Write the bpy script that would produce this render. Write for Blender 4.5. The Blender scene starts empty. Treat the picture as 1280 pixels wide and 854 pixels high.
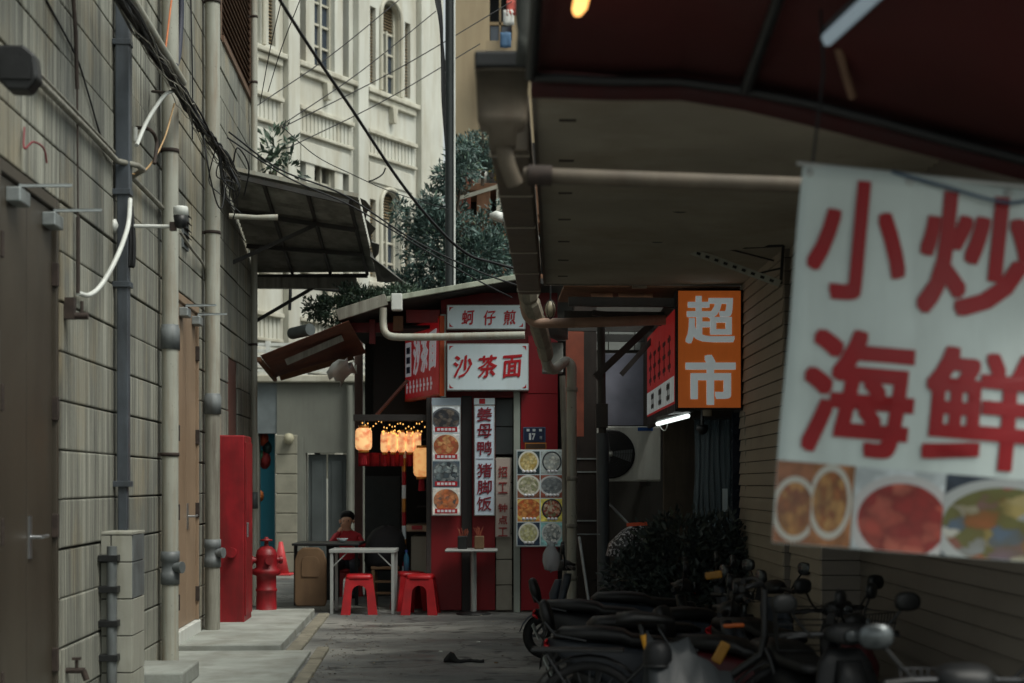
import bpy, bmesh, math, random
from mathutils import Vector, Matrix, Euler
random.seed(7)
R = math.radians
sc = bpy.context.scene
# ---------------------------------------------------------------- camera, sky, sun, exposure
F, CX, HY, H = 1900.0, 640.0, 605.0, 1.5          # focal length and horizon in pixels of a 1280 wide frame, eye height
cam = bpy.data.cameras.new('camera')
cam.sensor_width = 36.0
cam.lens = F / 1280.0 * 36.0
cam.shift_y = (HY - 427.0) / 1280.0
cam.clip_start, cam.clip_end = 0.05, 800.0
cam.dof.use_dof = True
cam.dof.focus_distance = 14.5
cam.dof.aperture_fstop = 1.9
cam_ob = bpy.data.objects.new('camera', cam)
sc.collection.objects.link(cam_ob)
cam_ob.location = (0, 0, H)
cam_ob.rotation_euler = (R(90), 0, 0)
sc.camera = cam_ob

SUN_EL, SUN_AZ = R(58), R(125)                     # azimuth measured clockwise from +Y
world = bpy.data.worlds.new('World'); sc.world = world; world.use_nodes = True
wn, wl = world.node_tree.nodes, world.node_tree.links
bg = wn['Background']; bg.inputs['Strength'].default_value = 0.12
sky = wn.new('ShaderNodeTexSky'); sky.sky_type = 'NISHITA'; sky.sun_disc = False
sky.sun_elevation = SUN_EL; sky.sun_rotation = SUN_AZ
sky.air_density = 1.0; sky.dust_density = 4.0; sky.ozone_density = 1.0
hs = wn.new('ShaderNodeHueSaturation'); hs.inputs['Saturation'].default_value = 0.22
tint = wn.new('ShaderNodeMix'); tint.data_type = 'RGBA'; tint.blend_type = 'MULTIPLY'
tint.inputs[0].default_value = 1.0; tint.inputs[7].default_value = (0.95, 1.0, 0.94, 1)
wl.new(sky.outputs[0], hs.inputs['Color']); wl.new(hs.outputs[0], tint.inputs[6]); wl.new(tint.outputs[2], bg.inputs['Color'])
sun = bpy.data.lights.new('sun', 'SUN'); sun.energy = 1.35; sun.angle = R(25); sun.color = (1.0, 0.96, 0.88)
sun_ob = bpy.data.objects.new('sun', sun); sc.collection.objects.link(sun_ob)
sdir = Vector((math.sin(SUN_AZ) * math.cos(SUN_EL), math.cos(SUN_AZ) * math.cos(SUN_EL), math.sin(SUN_EL)))
sun_ob.rotation_euler = sdir.to_track_quat('Z', 'Y').to_euler(); sun_ob.location = (3, -6, 20)
vs = sc.view_settings
vs.view_transform = 'Standard'; vs.look = 'None'; vs.gamma = 1.0; vs.use_curve_mapping = False
vs.exposure = 0.55
sc.cycles.max_bounces = 8; sc.cycles.diffuse_bounces = 6; sc.cycles.glossy_bounces = 2
sc.cycles.transmission_bounces = 4; sc.cycles.transparent_max_bounces = 6
sc.cycles.use_denoising = True
sc.cycles.sample_clamp_indirect = 4.0

# ---------------------------------------------------------------- helpers
COL = sc.collection
W = {}                                              # world matrices of parents
def at(px, py, d):
    return Vector(((px - CX) * d / F, d, H - (py - HY) * d / F))
def S(r, g, b, a=1.0):
    f = lambda c: (c / 255 / 12.92) if c / 255 <= 0.04045 else ((c / 255 + 0.055) / 1.055) ** 2.4
    return (f(r), f(g), f(b), a)
def tag(o, label=None, cat=None, group=None, kind=None):
    if label: o['label'] = label
    if cat: o['category'] = cat
    if group: o['group'] = group
    if kind: o['kind'] = kind
    return o
def thing(name, label, cat, loc=(0, 0, 0), rotz=0.0, group=None, kind=None):
    o = bpy.data.objects.new(name, None); COL.objects.link(o)
    o.empty_display_size = 0.1
    o.location = loc; o.rotation_euler = (0, 0, rotz)
    W[o] = Matrix.Translation(Vector(loc)) @ Matrix.Rotation(rotz, 4, 'Z')
    return tag(o, label, cat, group, kind)
def place(o, loc, rotz=0.0, rot=None):
    o.location = loc
    o.rotation_euler = rot if rot else (0, 0, rotz)
def frame(o, x, y):
    x = Vector(x).normalized(); y = Vector(y).normalized(); z = x.cross(y)
    m = Matrix((x, y, z)).transposed().to_4x4(); m.translation = Vector(o)
    return m
FRONT = lambda o: frame(o, (1, 0, 0), (0, 0, 1))     # sheet facing the camera: x right, y up, z towards the camera
class MB:
    def __init__(s, M=None):
        s.v, s.f, s.sm, s.M = [], [], [], M
    def add(s, vs_, fs, smooth=False):
        n = len(s.v)
        s.v += [(s.M @ Vector(p)) if s.M is not None else Vector(p) for p in vs_]
        s.f += [tuple(i + n for i in f) for f in fs]
        s.sm += [smooth] * len(fs)
        return s
    def box(s, x0, x1, y0, y1, z0, z1):
        vs_ = [(x, y, z) for z in (z0, z1) for y in (y0, y1) for x in (x0, x1)]
        return s.add(vs_, [(0, 2, 3, 1), (4, 5, 7, 6), (0, 1, 5, 4), (2, 6, 7, 3), (0, 4, 6, 2), (1, 3, 7, 5)])
    def beam(s, p, q, w, h=None, up=(0, 0, 1)):
        p, q = Vector(p), Vector(q); h = h or w
        d = (q - p).normalized(); u = Vector(up)
        if abs(d.dot(u)) > 0.99: u = Vector((0, 1, 0))
        r = d.cross(u).normalized(); u = r.cross(d).normalized()
        vs_ = [a + r * (w / 2 * i) + u * (h / 2 * j) for a in (p, q) for i, j in ((-1, -1), (1, -1), (1, 1), (-1, 1))]
        return s.add(vs_, [(0, 1, 2, 3), (7, 6, 5, 4), (0, 4, 5, 1), (1, 5, 6, 2), (2, 6, 7, 3), (3, 7, 4, 0)])
    def tube(s, pts, r, n=10, caps=True, smooth=True):
        pts = [Vector(p) for p in pts]
        rs = r if isinstance(r, (list, tuple)) else [r] * len(pts)
        vs_, fs = [], []
        prev = None
        for i, p in enumerate(pts):
            d = (pts[min(i + 1, len(pts) - 1)] - pts[max(i - 1, 0)])
            d = d.normalized() if d.length > 1e-9 else Vector((0, 0, 1))
            if prev is None:
                a = d.orthogonal().normalized()
            else:
                a = (prev - d * prev.dot(d))
                a = a.normalized() if a.length > 1e-6 else d.orthogonal().normalized()
            prev = a; b = d.cross(a)
            for k in range(n):
                t = 2 * math.pi * k / n
                vs_.append(p + (a * math.cos(t) + b * math.sin(t)) * rs[i])
        for i in range(len(pts) - 1):
            for k in range(n):
                k2 = (k + 1) % n
                fs.append((i * n + k, i * n + k2, (i + 1) * n + k2, (i + 1) * n + k))
        s.add(vs_, fs, smooth)
        if caps:
            m = len(pts) - 1
            s.add(vs_[:n], [tuple(range(n - 1, -1, -1))]); s.add(vs_[m * n:], [tuple(range(n))])
        return s
    def lathe(s, prof, n=16, M=None, smooth=True):
        M = M or Matrix()
        vs_ = [M @ Vector((r * math.cos(2 * math.pi * k / n), r * math.sin(2 * math.pi * k / n), z)) for r, z in prof for k in range(n)]
        fs = [(i * n + k, i * n + (k + 1) % n, (i + 1) * n + (k + 1) % n, (i + 1) * n + k) for i in range(len(prof) - 1) for k in range(n)]
        return s.add(vs_, fs, smooth)
    def prism(s, outline, vec):
        n = len(outline); o = [Vector(p) for p in outline]; vec = Vector(vec)
        fs = [tuple(range(n - 1, -1, -1)), tuple(range(n, 2 * n))]
        fs += [(i, (i + 1) % n, n + (i + 1) % n, n + i) for i in range(n)]
        return s.add(o + [p + vec for p in o], fs)
    def loft(s, secs, n=16, ex=3.0, smooth=True):
        # secs: (centre, half width vector, half height vector)
        vs_, fs = [], []
        for c, a, b in secs:
            c, a, b = Vector(c), Vector(a), Vector(b)
            for k in range(n):
                t = 2 * math.pi * k / n; ct, st = math.cos(t), math.sin(t)
                vs_.append(c + a * (math.copysign(abs(ct) ** (2 / ex), ct)) + b * (math.copysign(abs(st) ** (2 / ex), st)))
        for i in range(len(secs) - 1):
            for k in range(n):
                k2 = (k + 1) % n
                fs.append((i * n + k, i * n + k2, (i + 1) * n + k2, (i + 1) * n + k))
        m = len(secs) - 1
        fs += [tuple(range(n - 1, -1, -1)), tuple(range(m * n, m * n + n))]
        return s.add(vs_, fs, smooth)
    def sheet(s, grid, smooth=False, thick=0.0):
        # grid[i][j] of points; thick adds a second skin along z of the frame normal
        ni, nj = len(grid), len(grid[0])
        vs_ = [Vector(p) for row in grid for p in row]
        fs = [(i * nj + j, i * nj + j + 1, (i + 1) * nj + j + 1, (i + 1) * nj + j) for i in range(ni - 1) for j in range(nj - 1)]
        return s.add(vs_, fs, smooth)
    def quaduv(s, x0, x1, y0, y1, z=0):
        return s.add([(x0, y0, z), (x1, y0, z), (x1, y1, z), (x0, y1, z)], [(0, 1, 2, 3)])
    def build(s, name, mat=None, parent=None, label=None, cat=None, group=None, kind=None, bevel=0.0, solid=0.0, uv=False, fix=True):
        if parent is not None:
            inv = W[parent].inverted(); vv = [inv @ p for p in s.v]; org = None
        else:
            lo = Vector([min(p[i] for p in s.v) for i in range(3)]); hi = Vector([max(p[i] for p in s.v) for i in range(3)])
            org = Vector(((lo.x + hi.x) / 2, (lo.y + hi.y) / 2, lo.z)); vv = [p - org for p in s.v]
        me = bpy.data.meshes.new(name); me.from_pydata([tuple(p) for p in vv], [], s.f); 
        me.polygons.foreach_set('use_smooth', s.sm)
        if uv:
            l = me.uv_layers.new(name='UVMap')
            q = ((0, 0), (1, 0), (1, 1), (0, 1))
            for i in range(len(l.data)): l.data[i].uv = q[i % 4]
        if mat is not None:
            for m in (mat if isinstance(mat, (list, tuple)) else (mat,)): me.materials.append(m)
        if fix and len(s.f) < 4000:
            b = bmesh.new(); b.from_mesh(me); bmesh.ops.recalc_face_normals(b, faces=b.faces[:]) if not uv else None
            b.to_mesh(me); b.free()
        me.update()
        o = bpy.data.objects.new(name, me); COL.objects.link(o)
        if parent is not None:
            o.parent = parent; W[o] = W[parent]
        else:
            o.location = org; W[o] = Matrix.Translation(org)
        if bevel:
            m = o.modifiers.new('bevel', 'BEVEL'); m.width = bevel; m.segments = 2; m.limit_method = 'ANGLE'; m.angle_limit = R(40)
        if solid:
            m = o.modifiers.new('solid', 'SOLIDIFY'); m.thickness = solid; m.offset = 0
        return tag(o, label, cat, group, kind)
def copy_tree(o, parent=None):
    c = o.copy(); COL.objects.link(c); c.parent = parent
    for ch in list(o.children): copy_tree(ch, c)
    return c
def dup(o, loc, rotz=0.0, label=None, group=None, rot=None, scale=None):
    c = copy_tree(o); place(c, loc, rotz, rot)
    if scale: c.scale = scale
    return tag(c, label, None, group)
def remat(o, old, new):
    for ob in [o] + list(o.children_recursive):
        for i, sl in enumerate(ob.material_slots):
            if sl.material is old: sl.link = 'OBJECT'; sl.material = new
def curve_pts(pts, n=8):
    # Catmull-Rom through the points
    p = [Vector(q) for q in pts]; p = [p[0] * 2 - p[1]] + p + [p[-1] * 2 - p[-2]]
    out = []
    for i in range(1, len(p) - 2):
        for k in range(n):
            t = k / n; a, b, c, d = p[i - 1], p[i], p[i + 1], p[i + 2]
            out.append(0.5 * ((2 * b) + (c - a) * t + (2 * a - 5 * b + 4 * c - d) * t * t + (3 * b - a - 3 * c + d) * t ** 3))
    return out + [p[-2]]
_gl = {}
def glyph(ch, bold=0.0, nib=None):
    key = (ch, bold, nib)
    if key in _gl: return _gl[key]
    c = bpy.data.curves.new('glyph', 'FONT'); c.body = ch; c.resolution_u = 3; c.extrude = 0.004
    o = bpy.data.objects.new('glyph', c); COL.objects.link(o)
    bpy.context.view_layer.update()
    me = bpy.data.meshes.new_from_object(o.evaluated_get(bpy.context.evaluated_depsgraph_get()))
    vv = [v.co.copy() for v in me.vertices]; ff = [tuple(p.vertices) for p in me.polygons]
    bpy.data.objects.remove(o); bpy.data.curves.remove(c); bpy.data.meshes.remove(me)
    lo = [min(v[i] for v in vv) for i in range(2)]; hi = [max(v[i] for v in vv) for i in range(2)]
    w, h = hi[0] - lo[0], hi[1] - lo[1]
    offs = [(0, 0)]
    if nib: offs = [(nib[0] * t, nib[1] * t) for t in (-1, -.66, -.33, 0, .33, .66, 1)]
    if bold: offs = [(0, 0)] + [(bold * i * .9, bold * j * .9) for i in (-1, 0, 1) for j in (-1, 0, 1) if i or j]
    V, Fc = [], []
    for k, (dx, dy) in enumerate(offs):
        n = len(V)
        V += [Vector(((v.x - lo[0]) / w - .5 + dx, (v.y - lo[1]) / h - .5 + dy, v.z + 0.0003 * k / 0.004 * 0.004)) for v in vv]
        Fc += [tuple(i + n for i in f) for f in ff]
    _gl[key] = (V, Fc); return _gl[key]
def write(parent, M, ch, x, y, w, h, mat, z=0.004, bold=0.0, nib=None, shear=0.0, warp=0.0, zf=None):
    V, Fc = glyph(ch, bold, nib)
    rnd = random.Random(ord(ch))
    a, b = rnd.uniform(-1, 1), rnd.uniform(-1, 1)
    b_ = MB(M)
    b_.add([(x + (v.x + shear * v.y + warp * math.sin(3 * v.y + a)) * w, y + (v.y + warp * math.sin(3 * v.x + b)) * h, z + v.z) for v in V], Fc)
    if zf:
        inv = M.inverted()
        for p in b_.v:
            q = inv @ p; q.z = zf(q.x, q.y) + .006 + (q.z - z) * .3; p[:] = M @ q
    return b_.build('character', mat, parent, fix=False)
# ---------------------------------------------------------------- materials
def nodes_of(m):
    m.use_nodes = True
    return m.node_tree.nodes, m.node_tree.links, m.node_tree.nodes['Principled BSDF']
def ramp(n, l, src, stops):
    r = n.new('ShaderNodeValToRGB'); e = r.color_ramp.elements
    while len(e) < len(stops): e.new(0.5)
    for i, (p, c) in enumerate(stops): e[i].position = p; e[i].color = c if len(c) == 4 else (*c, 1)
    l.new(src, r.inputs[0]); return r.outputs[0]
def mix(n, l, f, a, b, mode='MIX'):
    m = n.new('ShaderNodeMix'); m.data_type = 'RGBA'; m.blend_type = mode
    for i, x in ((0, f), (6, a), (7, b)):
        if isinstance(x, (int, float)): m.inputs[i].default_value = x
        elif isinstance(x, tuple): m.inputs[i].default_value = x
        else: l.new(x, m.inputs[i])
    return m.outputs[2]
def noise(n, l, vec, scale, detail=4, rough=0.55, stretch=None):
    if stretch:
        mp = n.new('ShaderNodeMapping'); mp.inputs['Scale'].default_value = stretch; l.new(vec, mp.inputs[0]); vec = mp.outputs[0]
    t = n.new('ShaderNodeTexNoise'); t.inputs['Scale'].default_value = scale; t.inputs['Detail'].default_value = detail
    t.inputs['Roughness'].default_value = rough; l.new(vec, t.inputs['Vector']); return t.outputs[0]
def bump(n, l, bs, h, strength, dist=0.01, chain=None):
    b = n.new('ShaderNodeBump'); b.inputs['Strength'].default_value = strength; b.inputs['Distance'].default_value = dist
    l.new(h, b.inputs['Height'])
    if chain is not None: l.new(chain, b.inputs['Normal'])
    l.new(b.outputs[0], bs.inputs['Normal']); return b.outputs[0]
def mat(name, col, rough=0.6, metal=0.0, var=0.25, scale=5.0, dirt=None, dirt_amt=0.5, streak=True, bmp=0.15, bscale=60, spec=0.4, local=False):
    m = bpy.data.materials.new(name); n, l, bs = nodes_of(m)
    if local:
        pos = n.new('ShaderNodeTexCoord').outputs['Object']
    else:
        pos = n.new('ShaderNodeNewGeometry').outputs['Position']
    a = noise(n, l, pos, scale)
    c = mix(n, l, ramp(n, l, a, [(0.3, (0, 0, 0)), (0.7, (1, 1, 1))]), tuple(x * (1 - var) for x in col[:3]) + (1,), tuple(min(1, x * (1 + var)) for x in col[:3]) + (1,))
    if dirt:
        d = noise(n, l, pos, scale * 1.3, 6, 0.65, (1.6, 1.6, 0.22) if streak else None)
        c = mix(n, l, ramp(n, l, d, [(0.62 - dirt_amt * 0.3, (0, 0, 0)), (0.72, (dirt_amt,) * 3)]), c, dirt)
    l.new(c, bs.inputs['Base Color'])
    f = noise(n, l, pos, bscale, 3)
    l.new(ramp(n, l, a, [(0.2, (max(0, rough - .1),) * 3), (0.8, (min(1, rough + .12),) * 3)]), bs.inputs['Roughness'])
    bs.inputs['Metallic'].default_value = metal; bs.inputs['Specular IOR Level'].default_value = spec
    if bmp: bump(n, l, bs, f, bmp, 0.006)
    return m
def emit(name, col, strength):
    m = bpy.data.materials.new(name); n, l, bs = nodes_of(m)
    bs.inputs['Base Color'].default_value = col; bs.inputs['Emission Color'].default_value = col
    bs.inputs['Emission Strength'].default_value = strength; bs.inputs['Roughness'].default_value = 0.5
    return m
BLACK = S(14, 14, 14)
def stone_mat():
    m = bpy.data.materials.new('ribbed_stone'); n, l, bs = nodes_of(m)
    g = n.new('ShaderNodeNewGeometry'); pos = g.outputs['Position']
    oi = n.new('ShaderNodeObjectInfo')
    rib = noise(n, l, pos, 1.0, 2, 0.5, (8, 56, 0.3))           # vertical combed ribs
    rib2 = noise(n, l, pos, 1.0, 3, 0.6, (8, 120, 0.5))
    st = noise(n, l, pos, 1.0, 5, 0.65, (2, 3.2, 0.35))          # rain streaks
    bl = noise(n, l, pos, 0.9, 4, 0.6)
    base = mix(n, l, ramp(n, l, rib, [(0.35, (0, 0, 0)), (0.62, (1, 1, 1))]), S(108, 109, 102), S(176, 176, 163))
    base = mix(n, l, ramp(n, l, rib2, [(0.38, (0.85,) * 3), (0.52, (0, 0, 0))]), base, S(84, 82, 74))
    base = mix(n, l, ramp(n, l, st, [(0.46, (0, 0, 0)), (0.7, (0.8,) * 3)]), base, S(66, 68, 66))
    base = mix(n, l, ramp(n, l, bl, [(0.52, (0, 0, 0)), (0.75, (0.25,) * 3)]), base, S(166, 154, 124))
    wash = noise(n, l, pos, 1.0, 4, 0.6, (0.3, 0.5, 0.3))
    base = mix(n, l, ramp(n, l, wash, [(0.48, (0, 0, 0)), (0.64, (0.5,) * 3)]), base, S(72, 76, 76))
    warm = noise(n, l, pos, 1.0, 5, 0.65, (1.2, 1.5, 0.8))
    base = mix(n, l, ramp(n, l, warm, [(0.52, (0, 0, 0)), (0.68, (0.35,) * 3)]), base, S(164, 146, 110))
    sp = noise(n, l, pos, 1.0, 4, 0.7, (8, 14, 5))
    base = mix(n, l, ramp(n, l, sp, [(0.68, (0, 0, 0)), (0.74, (0.7,) * 3)]), base, S(58, 46, 36))
    rnd = n.new('ShaderNodeMapRange'); rnd.inputs[3].default_value = 0.86; rnd.inputs[4].default_value = 1.1
    l.new(oi.outputs['Random'], rnd.inputs[0])
    v = n.new('ShaderNodeVectorMath'); v.operation = 'SCALE'; l.new(base, v.inputs[0]); l.new(rnd.outputs[0], v.inputs['Scale'])
    l.new(v.outputs[0], bs.inputs['Base Color']); bs.inputs['Roughness'].default_value = 0.75; bs.inputs['Specular IOR Level'].default_value = 0.25
    k = bump(n, l, bs, rib, 0.8, 0.02); bump(n, l, bs, rib2, 0.5, 0.01, k)
    return m
def rust_pipe_mat(name, base, rustc, amt):
    m = bpy.data.materials.new(name); n, l, bs = nodes_of(m)
    pos = n.new('ShaderNodeNewGeometry').outputs['Position']
    st = noise(n, l, pos, 1.0, 6, 0.7, (14, 14, 1.1)); bl = noise(n, l, pos, 3.0, 5, 0.6); fi = noise(n, l, pos, 45, 4)
    c = mix(n, l, ramp(n, l, bl, [(0.3, (0, 0, 0)), (0.7, (1, 1, 1))]), tuple(x * .82 for x in base[:3]) + (1,), base)
    c = mix(n, l, ramp(n, l, st, [(0.6 - amt * .25, (0, 0, 0)), (0.75, (amt,) * 3)]), c, rustc)
    c = mix(n, l, ramp(n, l, fi, [(0.66, (0, 0, 0)), (0.74, (0.6,) * 3)]), c, S(50, 44, 38))
    l.new(c, bs.inputs['Base Color']); bs.inputs['Roughness'].default_value = 0.55
    bump(n, l, bs, fi, 0.12, 0.004); return m
STONE = stone_mat()
MORTAR = mat('dark_joint_mortar', S(46, 45, 42), 0.9, var=.3, scale=4)
PVC = rust_pipe_mat('weathered_pvc', S(158, 159, 148), S(120, 94, 64), 0.6)
PVC2 = rust_pipe_mat('stained_pvc', S(142, 141, 130), S(64, 50, 38), 0.85)
GREYP = mat('grey_coupling_plastic', S(98, 103, 104), 0.5, dirt=S(60, 58, 54), dirt_amt=.5)
STEELB = mat('dark_blue_grey_steel', S(66, 72, 78), 0.4, var=.2, dirt=S(44, 42, 40), dirt_amt=.5)
DOORD = mat('bronze_door_paint', S(66, 60, 51), 0.42, var=.12, scale=1.5, dirt=S(48, 44, 38), dirt_amt=.5, bmp=.04)
DOORT = mat('tan_door_paint', S(138, 117, 96), 0.5, var=.1, scale=1.5, dirt=S(100, 82, 66), dirt_amt=.5, bmp=.04)
DOORR = mat('dull_red_door_paint', S(92, 60, 54), 0.5, var=.15, scale=2)
CHROME = mat('brushed_steel', S(170, 172, 174), 0.3, 0.9, var=.1, bmp=.03)
GALV = mat('galvanised_steel', S(140, 146, 146), 0.45, 0.5, var=.2, scale=12)
RUST = mat('rusted_iron', S(52, 43, 38), 0.8, var=.4, scale=20)
BLACKP = mat('black_plastic', S(26, 27, 28), 0.45, var=.3, scale=9)
RUBBER = mat('black_cable_rubber', S(24, 25, 27), 0.55, var=.3, scale=9)
WHITEP = mat('white_plastic', S(200, 203, 198), 0.4, var=.08, dirt=S(140, 138, 125), dirt_amt=.4)
CONC = mat('worn_concrete', S(144, 148, 142), 0.85, var=.2, scale=2.2, dirt=S(98, 94, 84), dirt_amt=.6, streak=False, bmp=.3)
KERBM = mat('kerb_stone', S(128, 124, 110), 0.85, var=.25, scale=4, dirt=S(76, 72, 62), dirt_amt=.6, streak=False, bmp=.3)
FIRERED = mat('fire_red_paint', S(136, 18, 28), 0.5, var=.28, scale=4, dirt=S(84, 26, 24), dirt_amt=.75, bmp=.03)
BROWNLV = mat('brown_louvre_paint', S(92, 70, 54), 0.6, var=.2, scale=3, dirt=S(58, 44, 36), dirt_amt=.5)

# ---------------------------------------------------------------- ground
def asphalt():
    m = bpy.data.materials.new('patched_asphalt'); n, l, bs = nodes_of(m)
    pos = n.new('ShaderNodeNewGeometry').outputs['Position']
    a = noise(n, l, pos, 1.0, 6, 0.6, (0.45, 1.0, 1)); b = noise(n, l, pos, 1.0, 5, 0.65, (0.9, 1.7, 1)); c = noise(n, l, pos, 90, 3)
    col = mix(n, l, ramp(n, l, a, [(0.38, (0, 0, 0)), (0.6, (1, 1, 1))]), S(98, 100, 98), S(146, 146, 140))
    col = mix(n, l, ramp(n, l, b, [(0.5, (0, 0, 0)), (0.66, (0.75,) * 3)]), col, S(60, 62, 62))
    pt = noise(n, l, pos, 1.0, 2, 0.4, (0.5, 0.55, 1))
    col = mix(n, l, ramp(n, l, pt, [(0.55, (0, 0, 0)), (0.575, (0.55,) * 3)]), col, S(84, 88, 88))
    ol = noise(n, l, pos, 1.0, 3, 0.5, (3.2, 4.0, 1))
    col = mix(n, l, ramp(n, l, ol, [(0.6, (0, 0, 0)), (0.68, (0.9,) * 3)]), col, S(38, 39, 40))
    col = mix(n, l, ramp(n, l, c, [(0.35, (0.5,) * 3), (0.6, (0, 0, 0))]), col, S(52, 52, 50))
    vo = n.new('ShaderNodeTexVoronoi'); vo.feature = 'DISTANCE_TO_EDGE'; vo.inputs['Scale'].default_value = 0.7; 
    mpn = n.new('ShaderNodeVectorMath'); mpn.operation = 'ADD'
    nz = n.new('ShaderNodeTexNoise'); nz.inputs['Scale'].default_value = 1.5; l.new(pos, nz.inputs['Vector'])
    l.new(pos, mpn.inputs[0]); l.new(nz.outputs['Color'], mpn.inputs[1]); l.new(mpn.outputs[0], vo.inputs['Vector'])
    col = mix(n, l, ramp(n, l, vo.outputs['Distance'], [(0.0, (0.8,) * 3), (0.012, (0, 0, 0))]), col, S(36, 36, 35))
    l.new(col, bs.inputs['Base Color'])
    l.new(ramp(n, l, b, [(0.42, (0.8,) * 3), (0.66, (0.42,) * 3)]), bs.inputs['Roughness'])
    k = bump(n, l, bs, c, 0.35, 0.006); bump(n, l, bs, b, 0.3, 0.03, k)
    return m
g = MB(); g.add([(-60, -30, 0), (60, -30, 0), (60, 120, 0), (-60, 120, 0)], [(0, 1, 2, 3)])
g.build('road', asphalt(), kind='structure')

# ---------------------------------------------------------------- left building, its wall runs slightly left into the depth
TH = math.atan(100.0 / F); CL = 2.24
LW = Matrix.Translation((-CL, 0, 0)) @ Matrix.Rotation(TH, 4, 'Z')
def lp(px, py, v=0.0):
    s_ = (540.0 - px) / (CL - v)
    return (v, F / s_, H - (py - HY) / s_)
def ldz(px, v=0.0): return F * (CL - v) / (540.0 - px)
lb = thing('left_building', 'old building clad in ribbed grey stone courses along the left side of the alley', 'building', (-CL, 0, 0), TH)
Z0, CH = 0.205, 0.3
YS = [5.9, 7.6, 9.17, 10.76, 12.52, 14.2, 15.9, 17.5, 19.35]
OPEN = [(7.88, 9.15, 0, 3.205, 'dark'), (13.42, 14.66, 0, 3.205, 'tan'), (16.72, 17.55, 0, 2.905, 'red'), (16.1, 18.95, 6.205, 8.6, 'louvre')]
ZT = 8.605
# core with real openings
ycuts = sorted(set([5.5, 19.35] + [o[0] for o in OPEN] + [o[1] for o in OPEN])); zcuts = sorted(set([0, ZT + .4] + [o[2] for o in OPEN] + [o[3] for o in OPEN]))
core = MB(LW)
for i in range(len(ycuts) - 1):
    for j in range(len(zcuts) - 1):
        ym, zm = (ycuts[i] + ycuts[i + 1]) / 2, (zcuts[j] + zcuts[j + 1]) / 2
        inside = any(o[0] < ym < o[1] and o[2] < zm < o[3] for o in OPEN)
        core.box(-5.0, -0.22 if inside else -0.035, ycuts[i], ycuts[i + 1], zcuts[j], zcuts[j + 1])
core.build('wall', MORTAR, lb)
sl = MB(LW); sl.box(-5.1, -0.02, 19.352, 19.45, 0, ZT + .4); sl.build('end_wall', mat('grey_render', S(112, 112, 106), .85, var=.2, scale=2, dirt=S(70, 70, 68), dirt_amt=.6), lb)
pm = {}
def panel(y0, y1, z0, z1):
    key = (round(y1 - y0, 3), round(z1 - z0, 3))
    g_ = 0.0055
    if key not in pm:
        b_ = MB(); L, Hh = key[0], key[1]
        b_.box(-0.034, 0.0, g_, L - g_, g_, Hh - g_)
        o = b_.build('panel', STONE); o.data.name = 'panel'
        me = o.data; org = o.location.copy()
        me.transform(Matrix.Translation(org)); me_ = me
        bm_ = bmesh.new(); bm_.from_mesh(me_)
        ed = [e for e in bm_.edges if all(abs(v.co.x) < 1e-4 for v in e.verts)]
        bmesh.ops.bevel(bm_, geom=ed, offset=0.010, segments=2, affect='EDGES', profile=0.6)
        bm_.to_mesh(me_); bm_.free()
        bpy.data.objects.remove(o); pm[key] = me_
    o = bpy.data.objects.new('panel', pm[key]); COL.objects.link(o); o.parent = lb
    o.location = (random.uniform(-0.003, 0.006), y0 + random.uniform(-.003, .003), z0 + random.uniform(-.003, .003)); o.rotation_euler = (random.uniform(-.0022, .0022), random.uniform(-.006, .006), 0)
def visible(y, z):
    s_ = F / y; px = 540 - CL * s_; py = HY - (z - H) * s_
    return px > -70 and py > -90
for k in range(-1, 28):
    z0 = Z0 + k * CH if k >= 0 else 0.0; z1 = Z0 + (k + 1) * CH
    for i in range(len(YS) - 1):
        y0, y1 = YS[i], YS[i + 1]
        if not visible(y1, z0): continue
        segs = [(y0, y1)]
        for o in OPEN:
            if o[2] < (z0 + z1) / 2 < o[3]:
                ns = []
                for a, b in segs:
                    if o[1] <= a or o[0] >= b: ns.append((a, b)); continue
                    if a < o[0] - .04: ns.append((a, o[0]))
                    if b > o[1] + .04: ns.append((o[1], b))
                segs = ns
        for a, b in segs: panel(a, b, z0, z1)
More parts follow.
